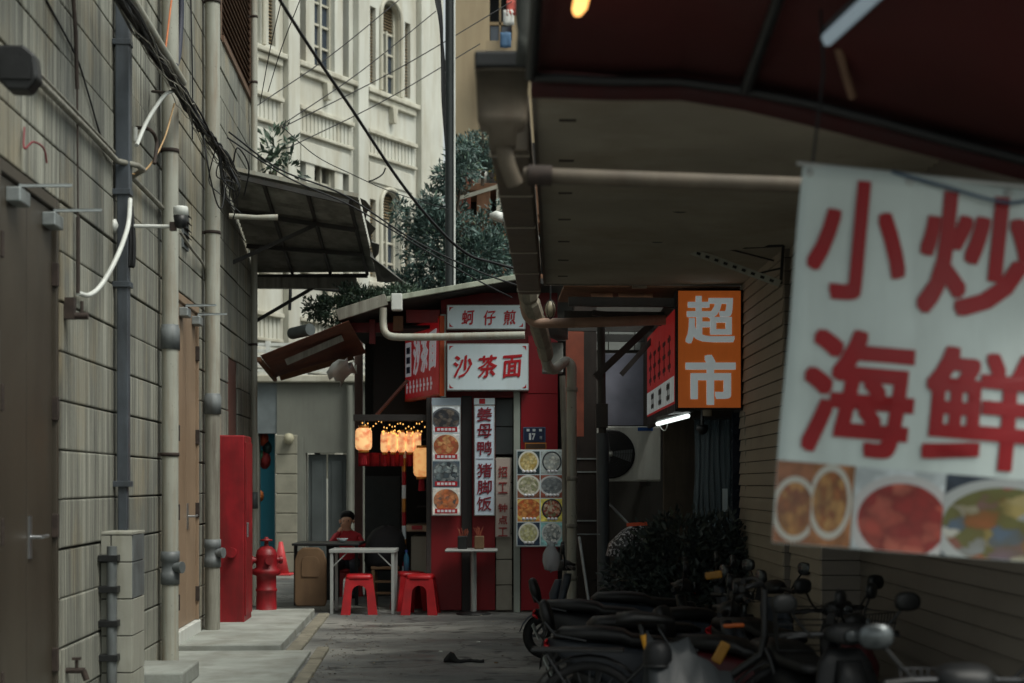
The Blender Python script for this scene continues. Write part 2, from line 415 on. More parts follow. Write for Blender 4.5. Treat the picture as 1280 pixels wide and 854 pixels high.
# doors: two leaves in a steel frame, hinges, lever handle, closers with arms
def double_door(y0, y1, zt, mt, zb=0.14, sill=None, hx=True):
    d = MB(LW)
    d.box(-0.1, -0.002, y0 + .004, y0 + .05, zb, zt - .004).box(-0.1, -0.002, y1 - .05, y1 - .004, zb, zt - .004).box(-0.1, -0.004, y0 + .05, y1 - .05, zt - .07, zt - .004)
    fr = d.build('door', mt, lb, bevel=.006)
    ym = (y0 + y1) / 2
    for a, b in ((y0 + .055, ym - .004), (ym + .004, y1 - .055)):
        MB(LW).box(-0.075, -0.028, a, b, zb, zt - .075).build('leaf', mt, fr, bevel=.006)
    MB(LW).box(-0.09, -0.03, ym - .012, ym + .012, zb, zt - .08).build('meeting_strip', BLACKP, fr)
    for zz in (0.45, 1.25, 1.95, 2.75):
        for yy in (y0 + .05, y1 - .05):
            MB(LW).box(-0.03, 0.008, yy - .02, yy + .02, zz - .07, zz + .07).build('hinge', RUST, fr, bevel=.004)
    hz = 1.2
    h = MB(LW); h.box(-.028, -.016, ym + .03, ym + .075, hz - .12, hz + .12)
    h.tube([(-.02, ym + .05, hz), (.045, ym + .05, hz)], .011, 8); h.tube([(.045, ym + .05, hz), (.047, ym + .17, hz + .004)], .011, 8)
    h.build('handle', CHROME, fr)
    for k, yy in enumerate((y0 + .22, y1 - .3)):
        c = MB(LW); c.box(-.03, .05, yy, yy + .2, zt - .2, zt - .12)
        c.build('door_closer', GALV, fr, bevel=.008)
        a = MB(LW); a.beam((.02, yy + .1, zt - .1), (.28, yy + .16, zt - .085), .022, .012); a.beam((.28, yy + .16, zt - .08), (.0, yy + .24, zt - .07), .022, .012); a.tube([(.02, yy + .1, zt - .125), (.02, yy + .1, zt - .09)], .012, 6)
        a.build('closer_arm', GALV, fr)
    MB(LW).box(-.2, .015, y0 + .003, y1 - .003, 0, zb - .004).build('door_sill', sill or CONC, lb, bevel=.01)
double_door(7.88, 9.15, 3.205, DOORD)
double_door(13.42, 14.66, 3.205, DOORT, .2, WHITEP)
d = MB(LW); d.box(-.12, -.02, 16.725, 17.545, 0.02, 2.9); dr = d.build('door', DOORR, lb, bevel=.005)
MB(LW).box(-.02, -.008, 16.8, 17.46, 1.55, 2.75).build('door_panel', DOORR, dr, bevel=.01)
b = MB(LW); b.box(-.12, .01, 16.1, 16.17, 6.21, 8.6).box(-.12, .01, 18.88, 18.95, 6.21, 8.6).box(-.12, .03, 16.17, 18.88, 6.2, 6.27)
lv = b.build('shutter', BROWNLV, lb)
b = MB(LW)
for k in range(27): b.beam((-.05, 16.17, 6.32 + k * .085), (-.05, 18.88, 6.32 + k * .085), .10, .015, (0.7, 0, 0.7))
b.build('slat', BROWNLV, lv)
# wall vent
b = MB(LW); y0, z0 = ldz(227), 3.62
b.box(.0, .02, y0, y0 + .3, z0, z0 + .36); vt = b.build('vent', GREYP, lb)
for k in range(5): MB(LW).beam((.03, y0 + .02, z0 + .05 + k * .065), (.03, y0 + .28, z0 + .05 + k * .065), .05, .008, (.6, 0, .8)).build('vent_slat', BLACKP, vt)

# ---------------------------------------------------------------- pipes on the left wall
def pipe_thing(name, label, px, v, r, ztop, zbot, m, segs, M=LW):
    y = ldz(px, v)
    t = thing(name, label, 'pipe', LW @ Vector((v, y, zbot)))
    zs = [zbot] + [s_[0] for s_ in segs] + [ztop]
    for i in range(len(zs) - 1):
        MB(LW).tube([(v, y, zs[i]), (v, y, zs[i + 1])], r * (1 if i % 2 == 0 else .985), 18).build('pipe_section', segs[i - 1][3] if i > 0 and len(segs[i - 1]) > 3 else m, t)
    for z, kind, *rest in segs:
        if kind == 'coupling':
            MB(LW).lathe([(r, z - .1), (r * 1.16, z - .1), (r * 1.16, z + .07), (r * 1.05, z + .075), (r * 1.05, z + .1), (r, z + .1)], 18, Matrix.Translation((v, y, 0))).build('coupling', GREYP, t)
        elif kind == 'clamp':
            MB(LW).lathe([(r, z - .015), (r * 1.1, z - .015), (r * 1.1, z + .015), (r, z + .015)], 18, Matrix.Translation((v, y, 0))).build('clamp', RUST, t)
            MB(LW).box(-.0, v - r * .8, y - .012, y + .012, z - .012, z + .012).build('bracket', RUST, t)
        elif kind == 'tee':
            MB(LW).lathe([(r, z - .14), (r * 1.14, z - .14), (r * 1.14, z - .05), (r * 1.05, z - .045), (r * 1.05, z + .045), (r * 1.14, z + .05), (r * 1.14, z + .13), (r, z + .13)], 18, Matrix.Translation((v, y, 0))).build('inspection_tee', GREYP, t)
            b_ = MB(LW); b_.tube([(v + r * .3, y - .02, z), (v + r * 1.3, y - .05, z)], r * .6, 14); b_.tube([(v + r * 1.3, y - .05, z), (v + r * 1.6, y - .058, z)], r * .72, 14); b_.build('inspection_cap', GREYP, t)
    return t
pipe_thing('drainpipe', 'pale rust-stained plastic drainpipe between the two double doors on the left wall', 213, .1, .068, 8.5, .04,
           PVC, [(.82, 'tee'), (1.74, 'clamp'), (2.7, 'coupling'), (4.22, 'clamp'), (5.6, 'clamp')])
pipe_thing('drainpipe', 'pale drainpipe with dark stained lower half beside the tall red cabinet', 266, .1, .072, 8.5, .02,
           PVC2, [(.83, 'tee'), (2.28, 'coupling', None, PVC), (3.95, 'clamp', None, PVC), (6.2, 'clamp', None, PVC)])
pipe_thing('drainpipe', 'thin grey drainpipe at the far end corner of the stone clad building', 318, .07, .04, 8.5, .02, PVC, [(1.3, 'coupling'), (3.2, 'clamp'), (6.4, 'clamp'), (7.2, 'clamp')])
# dark square downpipe
y = ldz(155, .07)
t = thing('square_downpipe', 'dark blue grey square steel downpipe left of the security camera arm', 'pipe', LW @ Vector((.07, y, 1.2)))
MB(LW).box(.02, .12, y - .05, y + .05, 3.55, 8.4).build('pipe_section', STEELB, t, bevel=.008)
MB(LW).box(.03, .11, y - .042, y + .042, 1.5, 3.548).build('pipe_section', STEELB, t, bevel=.008)
MB(LW).box(.035, .1, y - .034, y + .034, 1.1, 1.5).build('pipe_section', STEELB, t, bevel=.008)
for z in (1.5, 2.9, 3.55, 4.6): MB(LW).box(.0, .126, y - .056, y + .056, z - .02, z + .02).build('bracket', STEELB, t, bevel=.003)
# ---------------------------------------------------------------- security camera on an arm
o = lp(142, 283); y, z = o[1], o[2]
t = thing('security_camera', 'white and black dome security camera on a horizontal arm in front of the pale drainpipe', 'camera', LW @ Vector((.4, y, z)))
b = MB(LW); b.lathe([(0, 0), (.05, 0), (.05, .02), (.022, .045), (0, .045)], 14, Matrix.Translation((.0, y, z)) @ Matrix.Rotation(R(90), 4, 'Y')); b.tube([(.03, y, z), (.42, y, z)], .014, 10); b.build('arm', WHITEP, t)
MB(LW).lathe([(0, .14), (.047, .14), (.052, .13), (.052, .075), (0, .075)], 18, Matrix.Translation((.47, y, z))).build('housing', WHITEP, t)
MB(LW).lathe([(.0, .075), (.052, .075), (.046, .03), (.04, .0), (.025, -.012), (0, -.015)], 18, Matrix.Translation((.47, y, z))).build('dome', BLACKP, t)
MB(LW).box(.395, .44, y - .02, y + .02, z - .03, z + .03).build('clamp', RUST, t)
# coil of black cable hanging at the arm
b = MB(LW)
for k in range(7):
    a, c = random.uniform(-.02, .02), random.uniform(-.02, .02)
    b.tube(curve_pts([(.12 + a, y + .0, z + .14), (.14 + a, y + c, z - .1), (.13 + a, y + c, z - .29), (.115 - a, y - c, z - .12), (.12 + a, y, z + .1)], 5), .008, 6)
b.build('cable_coil', RUBBER, label='coil of black cable hung over the security camera arm', cat='cable')
b = MB(LW)
b.tube(curve_pts([lp(163, 250, .13), lp(160, 283, .17), lp(147, 320, .17), lp(128, 355, .1), lp(112, 369, .05), lp(98, 367, .03)], 8), .016, 10)
b.build('flexible_conduit', WHITEP, label='white flexible conduit drooping in a loop from the camera arm', cat='conduit')
b = MB(LW); b.tube([lp(88, -60, .03), lp(95, 40, .03), lp(97, 112, .03)], .013, 8); b.tube([lp(97, 112, .03), lp(98, 275, .03)], .007, 6); b.tube([lp(98, 272, .03), lp(98, 367, .03)], .013, 8)
b.build('conduit', RUST, label='thin brown vertical conduit on the wall above the dark double door', cat='conduit')
# horizontal conduit at 3.75 m
b = MB(LW); zz = 3.75
b.tube([(.04, 8.2, zz), (.04, 9.8, zz + .01), (.045, 10.6, zz), (.16, 10.75, zz), (.17, 10.9, zz), (.05, 11.1, zz - .01), (.04, 12.9, zz)], .02, 10)
b.tube([(.04, 8.25, zz + .05), (.05, 9.3, zz + .045), (.05, 10.5, zz + .04)], .009, 6)
b.build('conduit', PVC2, label='grey conduit running level along the wall from the black floodlight', cat='conduit')
# floodlight
c0 = Vector((.31, 7.1, 3.44))
t = thing('floodlight', 'black floodlight on a wall arm at the top left edge', 'lamp', LW @ c0)
b = MB(LW); b.prism([c0 + Vector(p) for p in ((-.10, -.05, -.05), (-.04, -.05, -.11), (.05, -.05, -.11), (.095, -.05, -.05), (.08, -.05, .06), (.03, -.05, .10), (-.1, -.05, .10))], (0, .12, 0)); b.build('housing', BLACKP, t, bevel=.012)
MB(LW).box(c0.x - .07, c0.x + .07, c0.y - .06, c0.y - .052, c0.z - .06, c0.z + .05).build('glass', BLACKP, t)
b = MB(LW); b.tube([(0, 7.3, 3.56), (.18, 7.3, 3.56), (.3, 7.3, 3.52)], .018, 8); b.box(0, .02, 7.24, 7.36, 3.5, 3.62); b.build('bracket', BLACKP, t)
# overhead cable bundle at 4.6 m
def bundle(name, label, path, n, rad, r, m, wig=.02, extra=None):
    b_ = MB(LW)
    base = curve_pts(path, 6)
    for k in range(n):
        ph, a = random.uniform(0, 6.28), random.uniform(.3, 1) * rad
        pts = []
        for i, p in enumerate(base):
            t_ = ph + i * .35 * (1 if k % 2 else -1)
            pts.append(p + Vector((math.cos(t_) * a, random.uniform(-wig, wig), math.sin(t_) * a + random.uniform(-wig, wig) * .4)))
        b_.tube(pts, r * random.uniform(.6, 1.2), 5)
    return b_.build(name, m, label=label, cat='cable', fix=False)
bundle('cable_bundle', 'thick black bundle of twisted cables running along the upper left wall', [(.27, 7.0, 4.62), (.26, 9.7, 4.6), (.25, 11.5, 4.61), (.25, 13.2, 4.57), (.27, 14.3, 4.6), (.3, 15.1, 4.55)], 20, .055, .008, RUBBER, .05)
b = MB(LW); b.tube([(.27, 7.0, 4.69), (.27, 9.8, 4.68), (.27, 12.0, 4.67)], .035, 12); b.build('cable_sleeve', PVC, label='pale tube lying on the thick black cable bundle', cat='conduit')
bundle('cable_bundle', 'loose grey wires wound around the black cable bundle', [(.27, 8.6, 4.6), (.26, 10.5, 4.58), (.25, 12.0, 4.57), (.25, 13.4, 4.52), (.3, 15.0, 4.5)], 6, .075, .005, PVC2, .06)
b = MB(LW)
for k in range(14):
    p0 = Vector((.27, 13.9 + k * .09, 4.6)); q = p0 + Vector((random.uniform(-.05, .12), random.uniform(.0, .5), -random.uniform(.15, .55)))
    b.tube(curve_pts([p0, p0.lerp(q, .5) + Vector((random.uniform(-.1, .1), random.uniform(-.1, .1), -.08)), q], 5), .006, 5)
b.tube(curve_pts([(.25, 13.2, 4.55), (.3, 13.25, 4.2), (.28, 13.9, 4.05), (.26, 14.4, 4.15), (.26, 14.6, 4.5)], 7), .007, 5)
b.tube(curve_pts([(.3, 14.8, 4.6), (.36, 14.7, 4.75), (.42, 15.1, 4.65), (.35, 15.3, 4.4)], 7), .008, 5)
b.build('cable_tangle', RUBBER, label='frayed tangle of loose cable ends where the bundle meets the grey canopy', cat='cable', fix=False)
# hook, insulators and short tubes around the first drainpipe
t = thing('cable_hook', 'iron cable hook with white tubes beside the upper part of the pale drainpipe', 'bracket', LW @ Vector((.0, 12.3, 3.9)))
MB(LW).tube([lp(191, 115, .02), lp(207, 116, .2)], .012, 6).build('pin', RUST, t)
b = MB(LW); b.tube(curve_pts([lp(172, 160, .02), lp(188, 163, .15), lp(196, 178, .18), lp(193, 205, .18)], 5), .014, 7); b.build('hook', RUST, t)
b = MB(LW); b.tube(curve_pts([lp(171, 182, .12), lp(185, 150, .14), lp(205, 120, .2), lp(216, 114, .22)], 5), .015, 8); b.tube([lp(169, 160, .05), lp(169, 178, .05)], .02, 8); b.build('tube', WHITEP, t)
b = MB(LW); b.tube(curve_pts([lp(218, 130, .22), lp(205, 175, .2), lp(185, 210, .14), lp(165, 218, .08), lp(150, 203, .05)], 6), .007, 6); b.build('wire', mat('tan_wire', S(170, 140, 100), .5), t)
b = MB(LW); b.tube([lp(217, -20, .2), lp(207, 62, .2)], .008, 6); b.build('wire', mat('orange_wire', S(170, 96, 52), .5), label='orange wire hanging against the pale drainpipe near the top', cat='cable')
b = MB(LW); b.tube(curve_pts([lp(227, -20, .12), lp(226, 30, .12), lp(223, 72, .13), lp(218, 85, .15)], 6), .025, 8); b.build('cable', mat('navy_sleeve', S(40, 44, 58), .6), label='dark blue taped cable beside the pale drainpipe near the top', cat='cable')
for i, (pts, lab) in enumerate((([lp(58, 0, .01), lp(95, 70, .02), lp(110, 115, .02), lp(130, 180, .02), lp(150, 205, .03)], 'thin slack black wire crossing the upper wall left of the square downpipe'),
                ([lp(238, -30, .01), lp(241, 90, .02), lp(241, 175, .01)], 'thin vertical black wire between the two pale drainpipes'),
                ([lp(225, 290, .14), lp(240, 312, .1), lp(255, 333, .03), lp(258, 360, .02)], 'grey cable curving down from the security camera'))):
    MB(LW).tube(curve_pts(pts, 6), .007 if i < 2 else .013, 6).build('wire', RUBBER if i < 2 else PVC2, label=lab, cat='cable')
b = MB(LW); b.tube(curve_pts([lp(31, 160, .01), lp(31, 186, .03), lp(42, 178, .06), lp(55, 186, .07), lp(59, 204, .07)], 6), .006, 6); b.build('wire', mat('red_wire', S(120, 36, 44), .5), label='short red wire hooked over the wall above the dark door', cat='cable')
b = MB(LW); p = Vector(lp(82, 385, .0)); b.box(0, .06, p.y - .03, p.y + .03, p.z - .07, p.z + .06); b.tube([(.04, p.y, p.z - .05), (.14, p.y, p.z - .05)], .022, 8); b.tube([(.1, p.y, p.z - .05), (.1, p.y, p.z + .04)], .012, 6); b.build('wall_bracket', RUST, label='rusty iron bracket on the wall right of the dark door', cat='bracket')
b = MB(LW); p = Vector(lp(82, 838, .0)); b.tube([(0, p.y, p.z), (.12, p.y, p.z)], .018, 8); b.tube([(.11, p.y, p.z), (.13, p.y, p.z - .06)], .02, 8); b.tube([(.07, p.y, p.z), (.07, p.y, p.z + .07)], .011, 6); b.box(.045, .095, p.y - .02, p.y + .02, p.z + .065, p.z + .08); b.build('water_tap', RUST, label='old brown water tap low on the wall by the dark door', cat='tap')
# ---------------------------------------------------------------- tiled utility column with clamped grey pipe
UT = mat('pale_glazed_tile', S(150, 150, 140), .45, var=.1, dirt=S(120, 116, 100), dirt_amt=.5)
t = thing('utility_column', 'pale tiled utility column with a clamped grey pipe beside the dark double door', 'cabinet', LW @ Vector((.1, 10.5, 0)))
ya, yb = 10.3, 10.72
MB(LW).box(.003, .2, ya + .01, yb - .01, 0, 1.15).build('core', MORTAR, t)
zt = [0.0, .22, .47, .72, .97, 1.155]
for k in range(5):
    MB(LW).box(.07, .206, ya, ya + .012, zt[k] + .004, zt[k + 1] - .004).build('tile', UT, t, bevel=.003)
    MB(LW).box(.0, .062, ya, ya + .012, zt[k] + .004, zt[k + 1] - .004).build('tile', UT, t, bevel=.003)
    MB(LW).box(.2, .212, ya + .016, yb, zt[k] + .004, zt[k + 1] - .004).build('tile', GREYP if k > 2 else UT, t, bevel=.003)
MB(LW).box(.0, .215, ya - .004, yb + .004, 1.156, 1.175).build('cap', UT, t, bevel=.003)
MB(LW).tube([(.085, ya - .06, 0), (.085, ya - .06, 1.08)], .034, 14).build('pipe', GREYP, t)
for z in (.1, .33, .56, .79, 1.0):
    MB(LW).box(.0, .13, ya - .1, ya - .003, z - .022, z + .022).build('clamp', BLACKP, t, bevel=.004)
# ---------------------------------------------------------------- pavement, kerbs, block
pv = MB(LW); pv.box(.0, .9, 13.4, 17.3, -.02, .08); pv = pv.build('pavement', CONC, kind='structure', bevel=.01)
pv2 = MB(LW).box(.0, 1.17, 2.0, 13.36, -.02, .035).build('pavement', CONC, kind='structure', bevel=.012)
k1 = thing('kerb', None, None, LW @ Vector((1.2, 2, 0)), TH, kind='structure')
yy = 2.0
while yy < 13.3:
    MB(LW).box(1.2, 1.31, yy + .006, yy + .89, -.02, .025 + random.uniform(-.006, .006)).build('kerb_stone', KERBM, k1, bevel=.012); yy += .9
yy = 13.42
while yy < 17:
    MB(LW).box(.94, 1.07, yy + .006, yy + .77, -.02, .03 + random.uniform(-.004, .004)).build('kerb_stone', KERBM, k1, bevel=.012); yy += .78
MB(LW).box(.02, .47, 10.78, 11.55, .035, .16).build('concrete_block', CONC, label='low concrete block on the pavement in front of the pale drainpipe', cat='block', bevel=.015)
# ---------------------------------------------------------------- red fire cabinet and hydrant
t = thing('fire_cabinet', 'tall narrow red steel fire cabinet standing against the left wall', 'cabinet', LW @ Vector((.15, 15.9, .05)))
MB(LW).box(.01, .31, 15.62, 16.25, .06, 2.0).build('body', FIRERED, t, bevel=.012)
MB(LW).box(.31, .325, 15.66, 16.21, .14, 1.93).build('door', FIRERED, t, bevel=.005)
MB(LW).box(.325, .345, 15.7, 15.73, .95, 1.1).build('handle', CHROME, t, bevel=.004)
b = MB(LW); b.tube([(.2, 15.62, .8), (.2, 15.48, .8)], .04, 14); b.tube([(.2, 15.48, .8), (.2, 15.45, .8)], .052, 14); b.build('pipe_stub', FIRERED, t)
for x in (.04, .26): MB(LW).box(x, x + .03, 15.65, 15.7, .018, .06).build('foot', BLACKP, t)
hp = at(333, 771, 17.2); hp.z = .0
t = thing('fire_hydrant', 'red cast iron fire hydrant behind the tall red cabinet', 'hydrant', hp)
T = Matrix.Translation(hp)
MB(T).lathe([(0, 0), (.15, 0), (.15, .03), (.118, .05), (.112, .28), (.122, .29), (.122, .31), (.112, .32), (.112, .46), (.16, .48), (.16, .53), (.115, .56), (.125, .62), (.12, .70)], 20).build('barrel', FIRERED, t)
MB(T).lathe([(.12, .70), (.105, .75), (.06, .79), (.025, .80), (.022, .85), (.07, .855), (.07, .87), (.02, .88), (.02, .9), (0, .9)], 20).build('bonnet', FIRERED, t)
for a in (0, 90, 180, 270):
    MB(T @ Matrix.Rotation(R(a + 20), 4, 'Z')).tube([(.07, 0, .64), (.15, 0, .64)], .035, 12).tube([(.15, 0, .64), (.18, 0, .64)], .048, 12).build('outlet', FIRERED, t)
# bright cone far behind the hydrant
cp = at(351, 712, 25.0); cp.z = 0
t = thing('traffic_cone', 'faded pink traffic cone far behind the red hydrant', 'cone', cp)
PINK = mat('faded_pink', S(190, 60, 64), .5, var=.15)
MB(Matrix.Translation(cp)).lathe([(0, .55), (.03, .55), (.14, .03), (.0, .03)], 18).build('cone', PINK, t)
MB(Matrix.Translation(cp)).box(-.19, .19, -.19, .19, 0, .03).build('base', PINK, t, bevel=.01)
# ---------------------------------------------------------------- corrugated canopy on the far end of the left wall
def corr_grid(a, b, c, d, n, amp, m=2):
    # a-b is the edge crossed by the corrugation, c-d the opposite edge
    a, b, c, d = map(Vector, (a, b, c, d)); nn = (b - a).cross(c - a).normalized(); g_ = []
    for i in range(m + 1):
        u = i / m; row = []
        for j in range(n * 4 + 1):
            t_ = j / (n * 4); p = a.lerp(b, t_).lerp(c.lerp(d, t_), u)
            row.append(p + nn * (amp * (0, 1, 0, -1)[j % 4]))
        g_.append(row)
    return g_
CORR = mat('dark_corrugated_sheet', S(138, 140, 132), .6, .0, var=.3, scale=3, dirt=S(40, 38, 34), dirt_amt=.6, streak=False)
A = Vector((0.02, 16.0, 4.82)); B = Vector((1.46, 16.0, 4.52)); C = Vector((.02, 19.3, 4.18)); D = Vector((1.52, 19.3, 4.2))
t = thing('corrugated_canopy', 'dark corrugated sheet canopy on the left building above the hydrant', 'canopy', LW @ Vector((0, 16, 4.2)))
b = MB(LW); b.sheet(corr_grid(A, C, B, D, 26, .012, 6)); b.build('sheet', CORR, t, solid=.004, fix=False)
MB(LW).beam(A + Vector((0, -.02, .02)), B + Vector((0, -.02, .02)), .03, .04).build('edge_trim', PVC, t)
STEELK = mat('dark_steel_angle', S(52, 52, 50), .6, var=.3, dirt=S(62, 46, 36), dirt_amt=.4)
for k in range(4):
    u = k / 3.0; p = A.lerp(C, u); q = B.lerp(D, u)
    MB(LW).beam(p + Vector((0, 0, -.05)), q + Vector((-.1, 0, -.05)), .045, .05).build('rafter', STEELK, t)
    if k in (1, 3): MB(LW).beam((.0, p.y, p.z - .62), p.lerp(q, .62) + Vector((0, 0, -.07)), .04, .04).build('brace', STEELK, t)
for w in (.3, .62, .93):
    MB(LW).beam(A.lerp(B, w) + Vector((0, 0, -.03)), C.lerp(D, w) + Vector((0, 0, -.03)), .035, .03).build('purlin', STEELK, t)
# torn valance hanging on the outer edge and the gutter at the far edge
g_ = []
for i in range(4):
    row = []
    for j in range(15):
        u = j / 14; p = B.lerp(D, u) + Vector((.02 + .05 * math.sin(j * 1.7) * i / 3 + .06 * i / 3, 0, 0))
        row.append(p + Vector((0, 0, -i / 3 * (.03 + .02 * math.sin(j * 2.1) + .03 * (u > .6)))))
    g_.append(row)
MB(LW).sheet(g_, True).build('torn_edge', mat('grey_tarpaulin', S(96, 96, 90), .7, var=.25), t, solid=.004, fix=False)
MB(LW).sheet([[B.lerp(D, .55 + .45 * j / 4) + Vector((.02 + .5 * i / 4 * (j / 4), 0, -.1 - .1 * i / 4 + .03 * math.sin(i * 2 + j))) for j in range(5)] for i in range(5)], True).build('torn_edge', bpy.data.materials['grey_tarpaulin'], t, solid=.006, fix=False)
MB(LW).box(.02, 1.28, 19.25, 19.37, 3.98, 4.12).build('gutter', PVC2, t, bevel=.01)
p0 = LW @ Vector((.15, 16.2, 4.25))
b = MB(LW); b.tube([(.12, 15.9, 4.3), (.4, 15.92, 4.29), (.62, 15.95, 4.3)], [.03, .026, .034], 9); b.build('bamboo_pole', PVC, label='short pale pole end sticking out under the dark corrugated canopy', cat='pole')
# ---------------------------------------------------------------- foliage
def leaf_mat(name, a, b):
    m = bpy.data.materials.new(name); n, l, bs = nodes_of(m)
    g_ = n.new('ShaderNodeNewGeometry')
    c = ramp(n, l, g_.outputs['Random Per Island'], [(0, a), (.55, tuple((x + y) / 2 for x, y in zip(a, b))), (.85, b), (1, (b[0] * 1.5, b[1] * 1.35, b[2] * .8, 1))]); nz = noise(n, l, g_.outputs['Position'], 5.0)
    c = mix(n, l, ramp(n, l, nz, [(0.42, (0, 0, 0)), (0.62, (0.6,) * 3)]), c, tuple(x * 1.5 for x in b[:3]) + (1,))
    l.new(c, bs.inputs['Base Color']); bs.inputs['Roughness'].default_value = .5
    bs.inputs['Subsurface Weight'].default_value = 0.0
    return m
LEAF = leaf_mat('blue_green_leaf', S(24, 38, 36), S(80, 104, 98))
LEAF2 = leaf_mat('dark_green_leaf', S(38, 52, 44), S(72, 90, 74))
BARK = mat('bark', S(70, 60, 50), .9, var=.3, scale=9, bmp=.5)
def leaves(b_, c, rad, n, size, rnd, long=2.2, clump=6):
    c = Vector(c); rad = Vector(rad)
    for _ in range(n // clump):
        while True:
            p = Vector((rnd.uniform(-1, 1), rnd.uniform(-1, 1), rnd.uniform(-1, 1)))
            if .25 < p.length < 1: break
        d0 = p.normalized(); q = c + Vector((p.x * rad.x, p.y * rad.y, p.z * rad.z))
        for _k in range(clump):
            d = (d0 + Vector((rnd.gauss(0, .45), rnd.gauss(0, .55), rnd.gauss(.15, .5)))).normalized()
            w = d.orthogonal().normalized(); w = (Matrix.Rotation(rnd.uniform(0, 6.28), 3, d) @ w)
            s_ = size * rnd.uniform(.6, 1.3); o = q + Vector((rnd.gauss(0, size), rnd.gauss(0, size), rnd.gauss(0, size)))
            tip = o + d * s_ * long; mid = o + d * s_ * long * .5; nn = d.cross(w) * s_ * .12
            b_.add([o, mid + w * s_ * .45 + nn, tip, mid - w * s_ * .45 + nn], [(0, 1, 2, 3)])
def tree(name, label, base, trunk_h, lobes, n, size, m, seed, group=None, cat='tree', trunk_r=.06, long=2.2):
    rnd = random.Random(seed)
    t = thing(name, label, cat, base, 0, group)
    base = Vector(base)
    b_ = MB()
    top = base + Vector((0, 0, trunk_h))
    b_.tube(curve_pts([base, base.lerp(top, .5) + Vector((rnd.uniform(-.06, .06), 0, 0)), top], 5), [trunk_r * (1 - .05 * i) for i in range(11)], 8)
    for c, r in lobes:
        c = Vector(c); b_.tube([top - Vector((0, 0, trunk_h * .25)), top.lerp(c, .5), c], [trunk_r * .5, trunk_r * .3, trunk_r * .15], 6)
    b_.build('trunk', BARK, t, fix=False)
    if n > 9000:                                     # feathery outline: many small tufts round every lobe
        extra = []
        for c, r in lobes:
            for _ in range(11):
                d = Vector((rnd.gauss(0, 1), rnd.gauss(0, .6), rnd.gauss(.1, 1))).normalized(); f = rnd.uniform(.7, 1.3)
                q = rnd.uniform(.07, .17); extra.append((Vector(c) + Vector((d.x * r[0], d.y * r[1], d.z * r[2])) * f, (q, q, q * 1.1)))
        lobes = [(c, (r[0] * .66, r[1] * .66, r[2] * .66)) for c, r in lobes] + extra
    b_ = MB(); vol = sum(r[0] * r[1] * r[2] for c, r in lobes)
    for c, r in lobes: leaves(b_, c, r, int(n * (r[0] * r[1] * r[2]) / vol), size, rnd, long)
    b_.build('crown', m, t, fix=False); return t
# ---------------------------------------------------------------- white colonial building, turned 30 degrees
def facade_mat():
    m = mat('stained_white_plaster', S(190, 191, 182), .8, var=.08, scale=1.2, dirt=S(150, 140, 116), dirt_amt=.65, bmp=.1, bscale=20); return m
WHITEW = facade_mat()
TRIM = mat('cream_trim', S(184, 182, 168), .8, var=.12, scale=2, dirt=S(128, 118, 98), dirt_amt=.6)
GLASS = mat('dark_window_glass', S(52, 60, 70), .12, var=.3, scale=.7, bmp=0, spec=.6)
SLATM = mat('brown_louvre_slats', S(120, 104, 78), .7, var=.2)
wb = thing('white_building', 'white colonial style building with arched windows and pilasters behind the alley', 'building', (-2.6, 31, 0))
fx = Vector((.505, .863, 0)).normalized(); WF = frame((-2.6, 31, 0), fx, (0, 0, 1))     # x along the facade, y up, z outwards
def cut_wall(b_, u0, u1, z0, z1, holes, zf=0.0, zb=-.35):
    us = sorted(set([u0, u1] + [h[0] for h in holes] + [h[1] for h in holes])); vs2 = sorted(set([z0, z1] + [h[2] for h in holes] + [h[3] for h in holes]))
    for i in range(len(us) - 1):
        for j in range(len(vs2) - 1):
            um, vm = (us[i] + us[i + 1]) / 2, (vs2[j] + vs2[j + 1]) / 2
            if any(h[0] < um < h[1] and h[2] < vm < h[3] for h in holes): continue
            b_.box(us[i], us[i + 1], vs2[j], vs2[j + 1], zb, zf)
BAYS = [(-7.5, -5.3), (-5.3, -3.09), (-3.09, -.9), (-.9, 1.33)]
holes = []; wins = []
for i, (a, b2) in enumerate(BAYS):
    cu = (a + b2) / 2
    for fl, zs in enumerate((1.6, 5.62, 9.5)):
        if fl == 0 and False: continue
        arched = i % 2 == 1
        if arched:
            holes += [(cu - .3, cu + .3, zs, zs + 1.86), (cu - .72, cu - .52, zs + .05, zs + 1.62), (cu + .52, cu + .72, zs + .05, zs + 1.62)]
        else:
            holes += [(cu - .32, cu + .32, zs, zs + 2.0), (cu - .78, cu - .58, zs + .0, zs + 2.0), (cu + .58, cu + .78, zs + .0, zs + 2.0)]
        wins.append((cu, zs, arched))
b = MB(WF)
cut_wall(b, -9, 2.2, 0, 13.5, holes); b.build('wall', WHITEW, wb)
MB(WF).box(-9, 2.1, 0, 13.4, -8, -.9).build('inner_wall', mat('interior_dark', S(50, 52, 54), .9), wb)
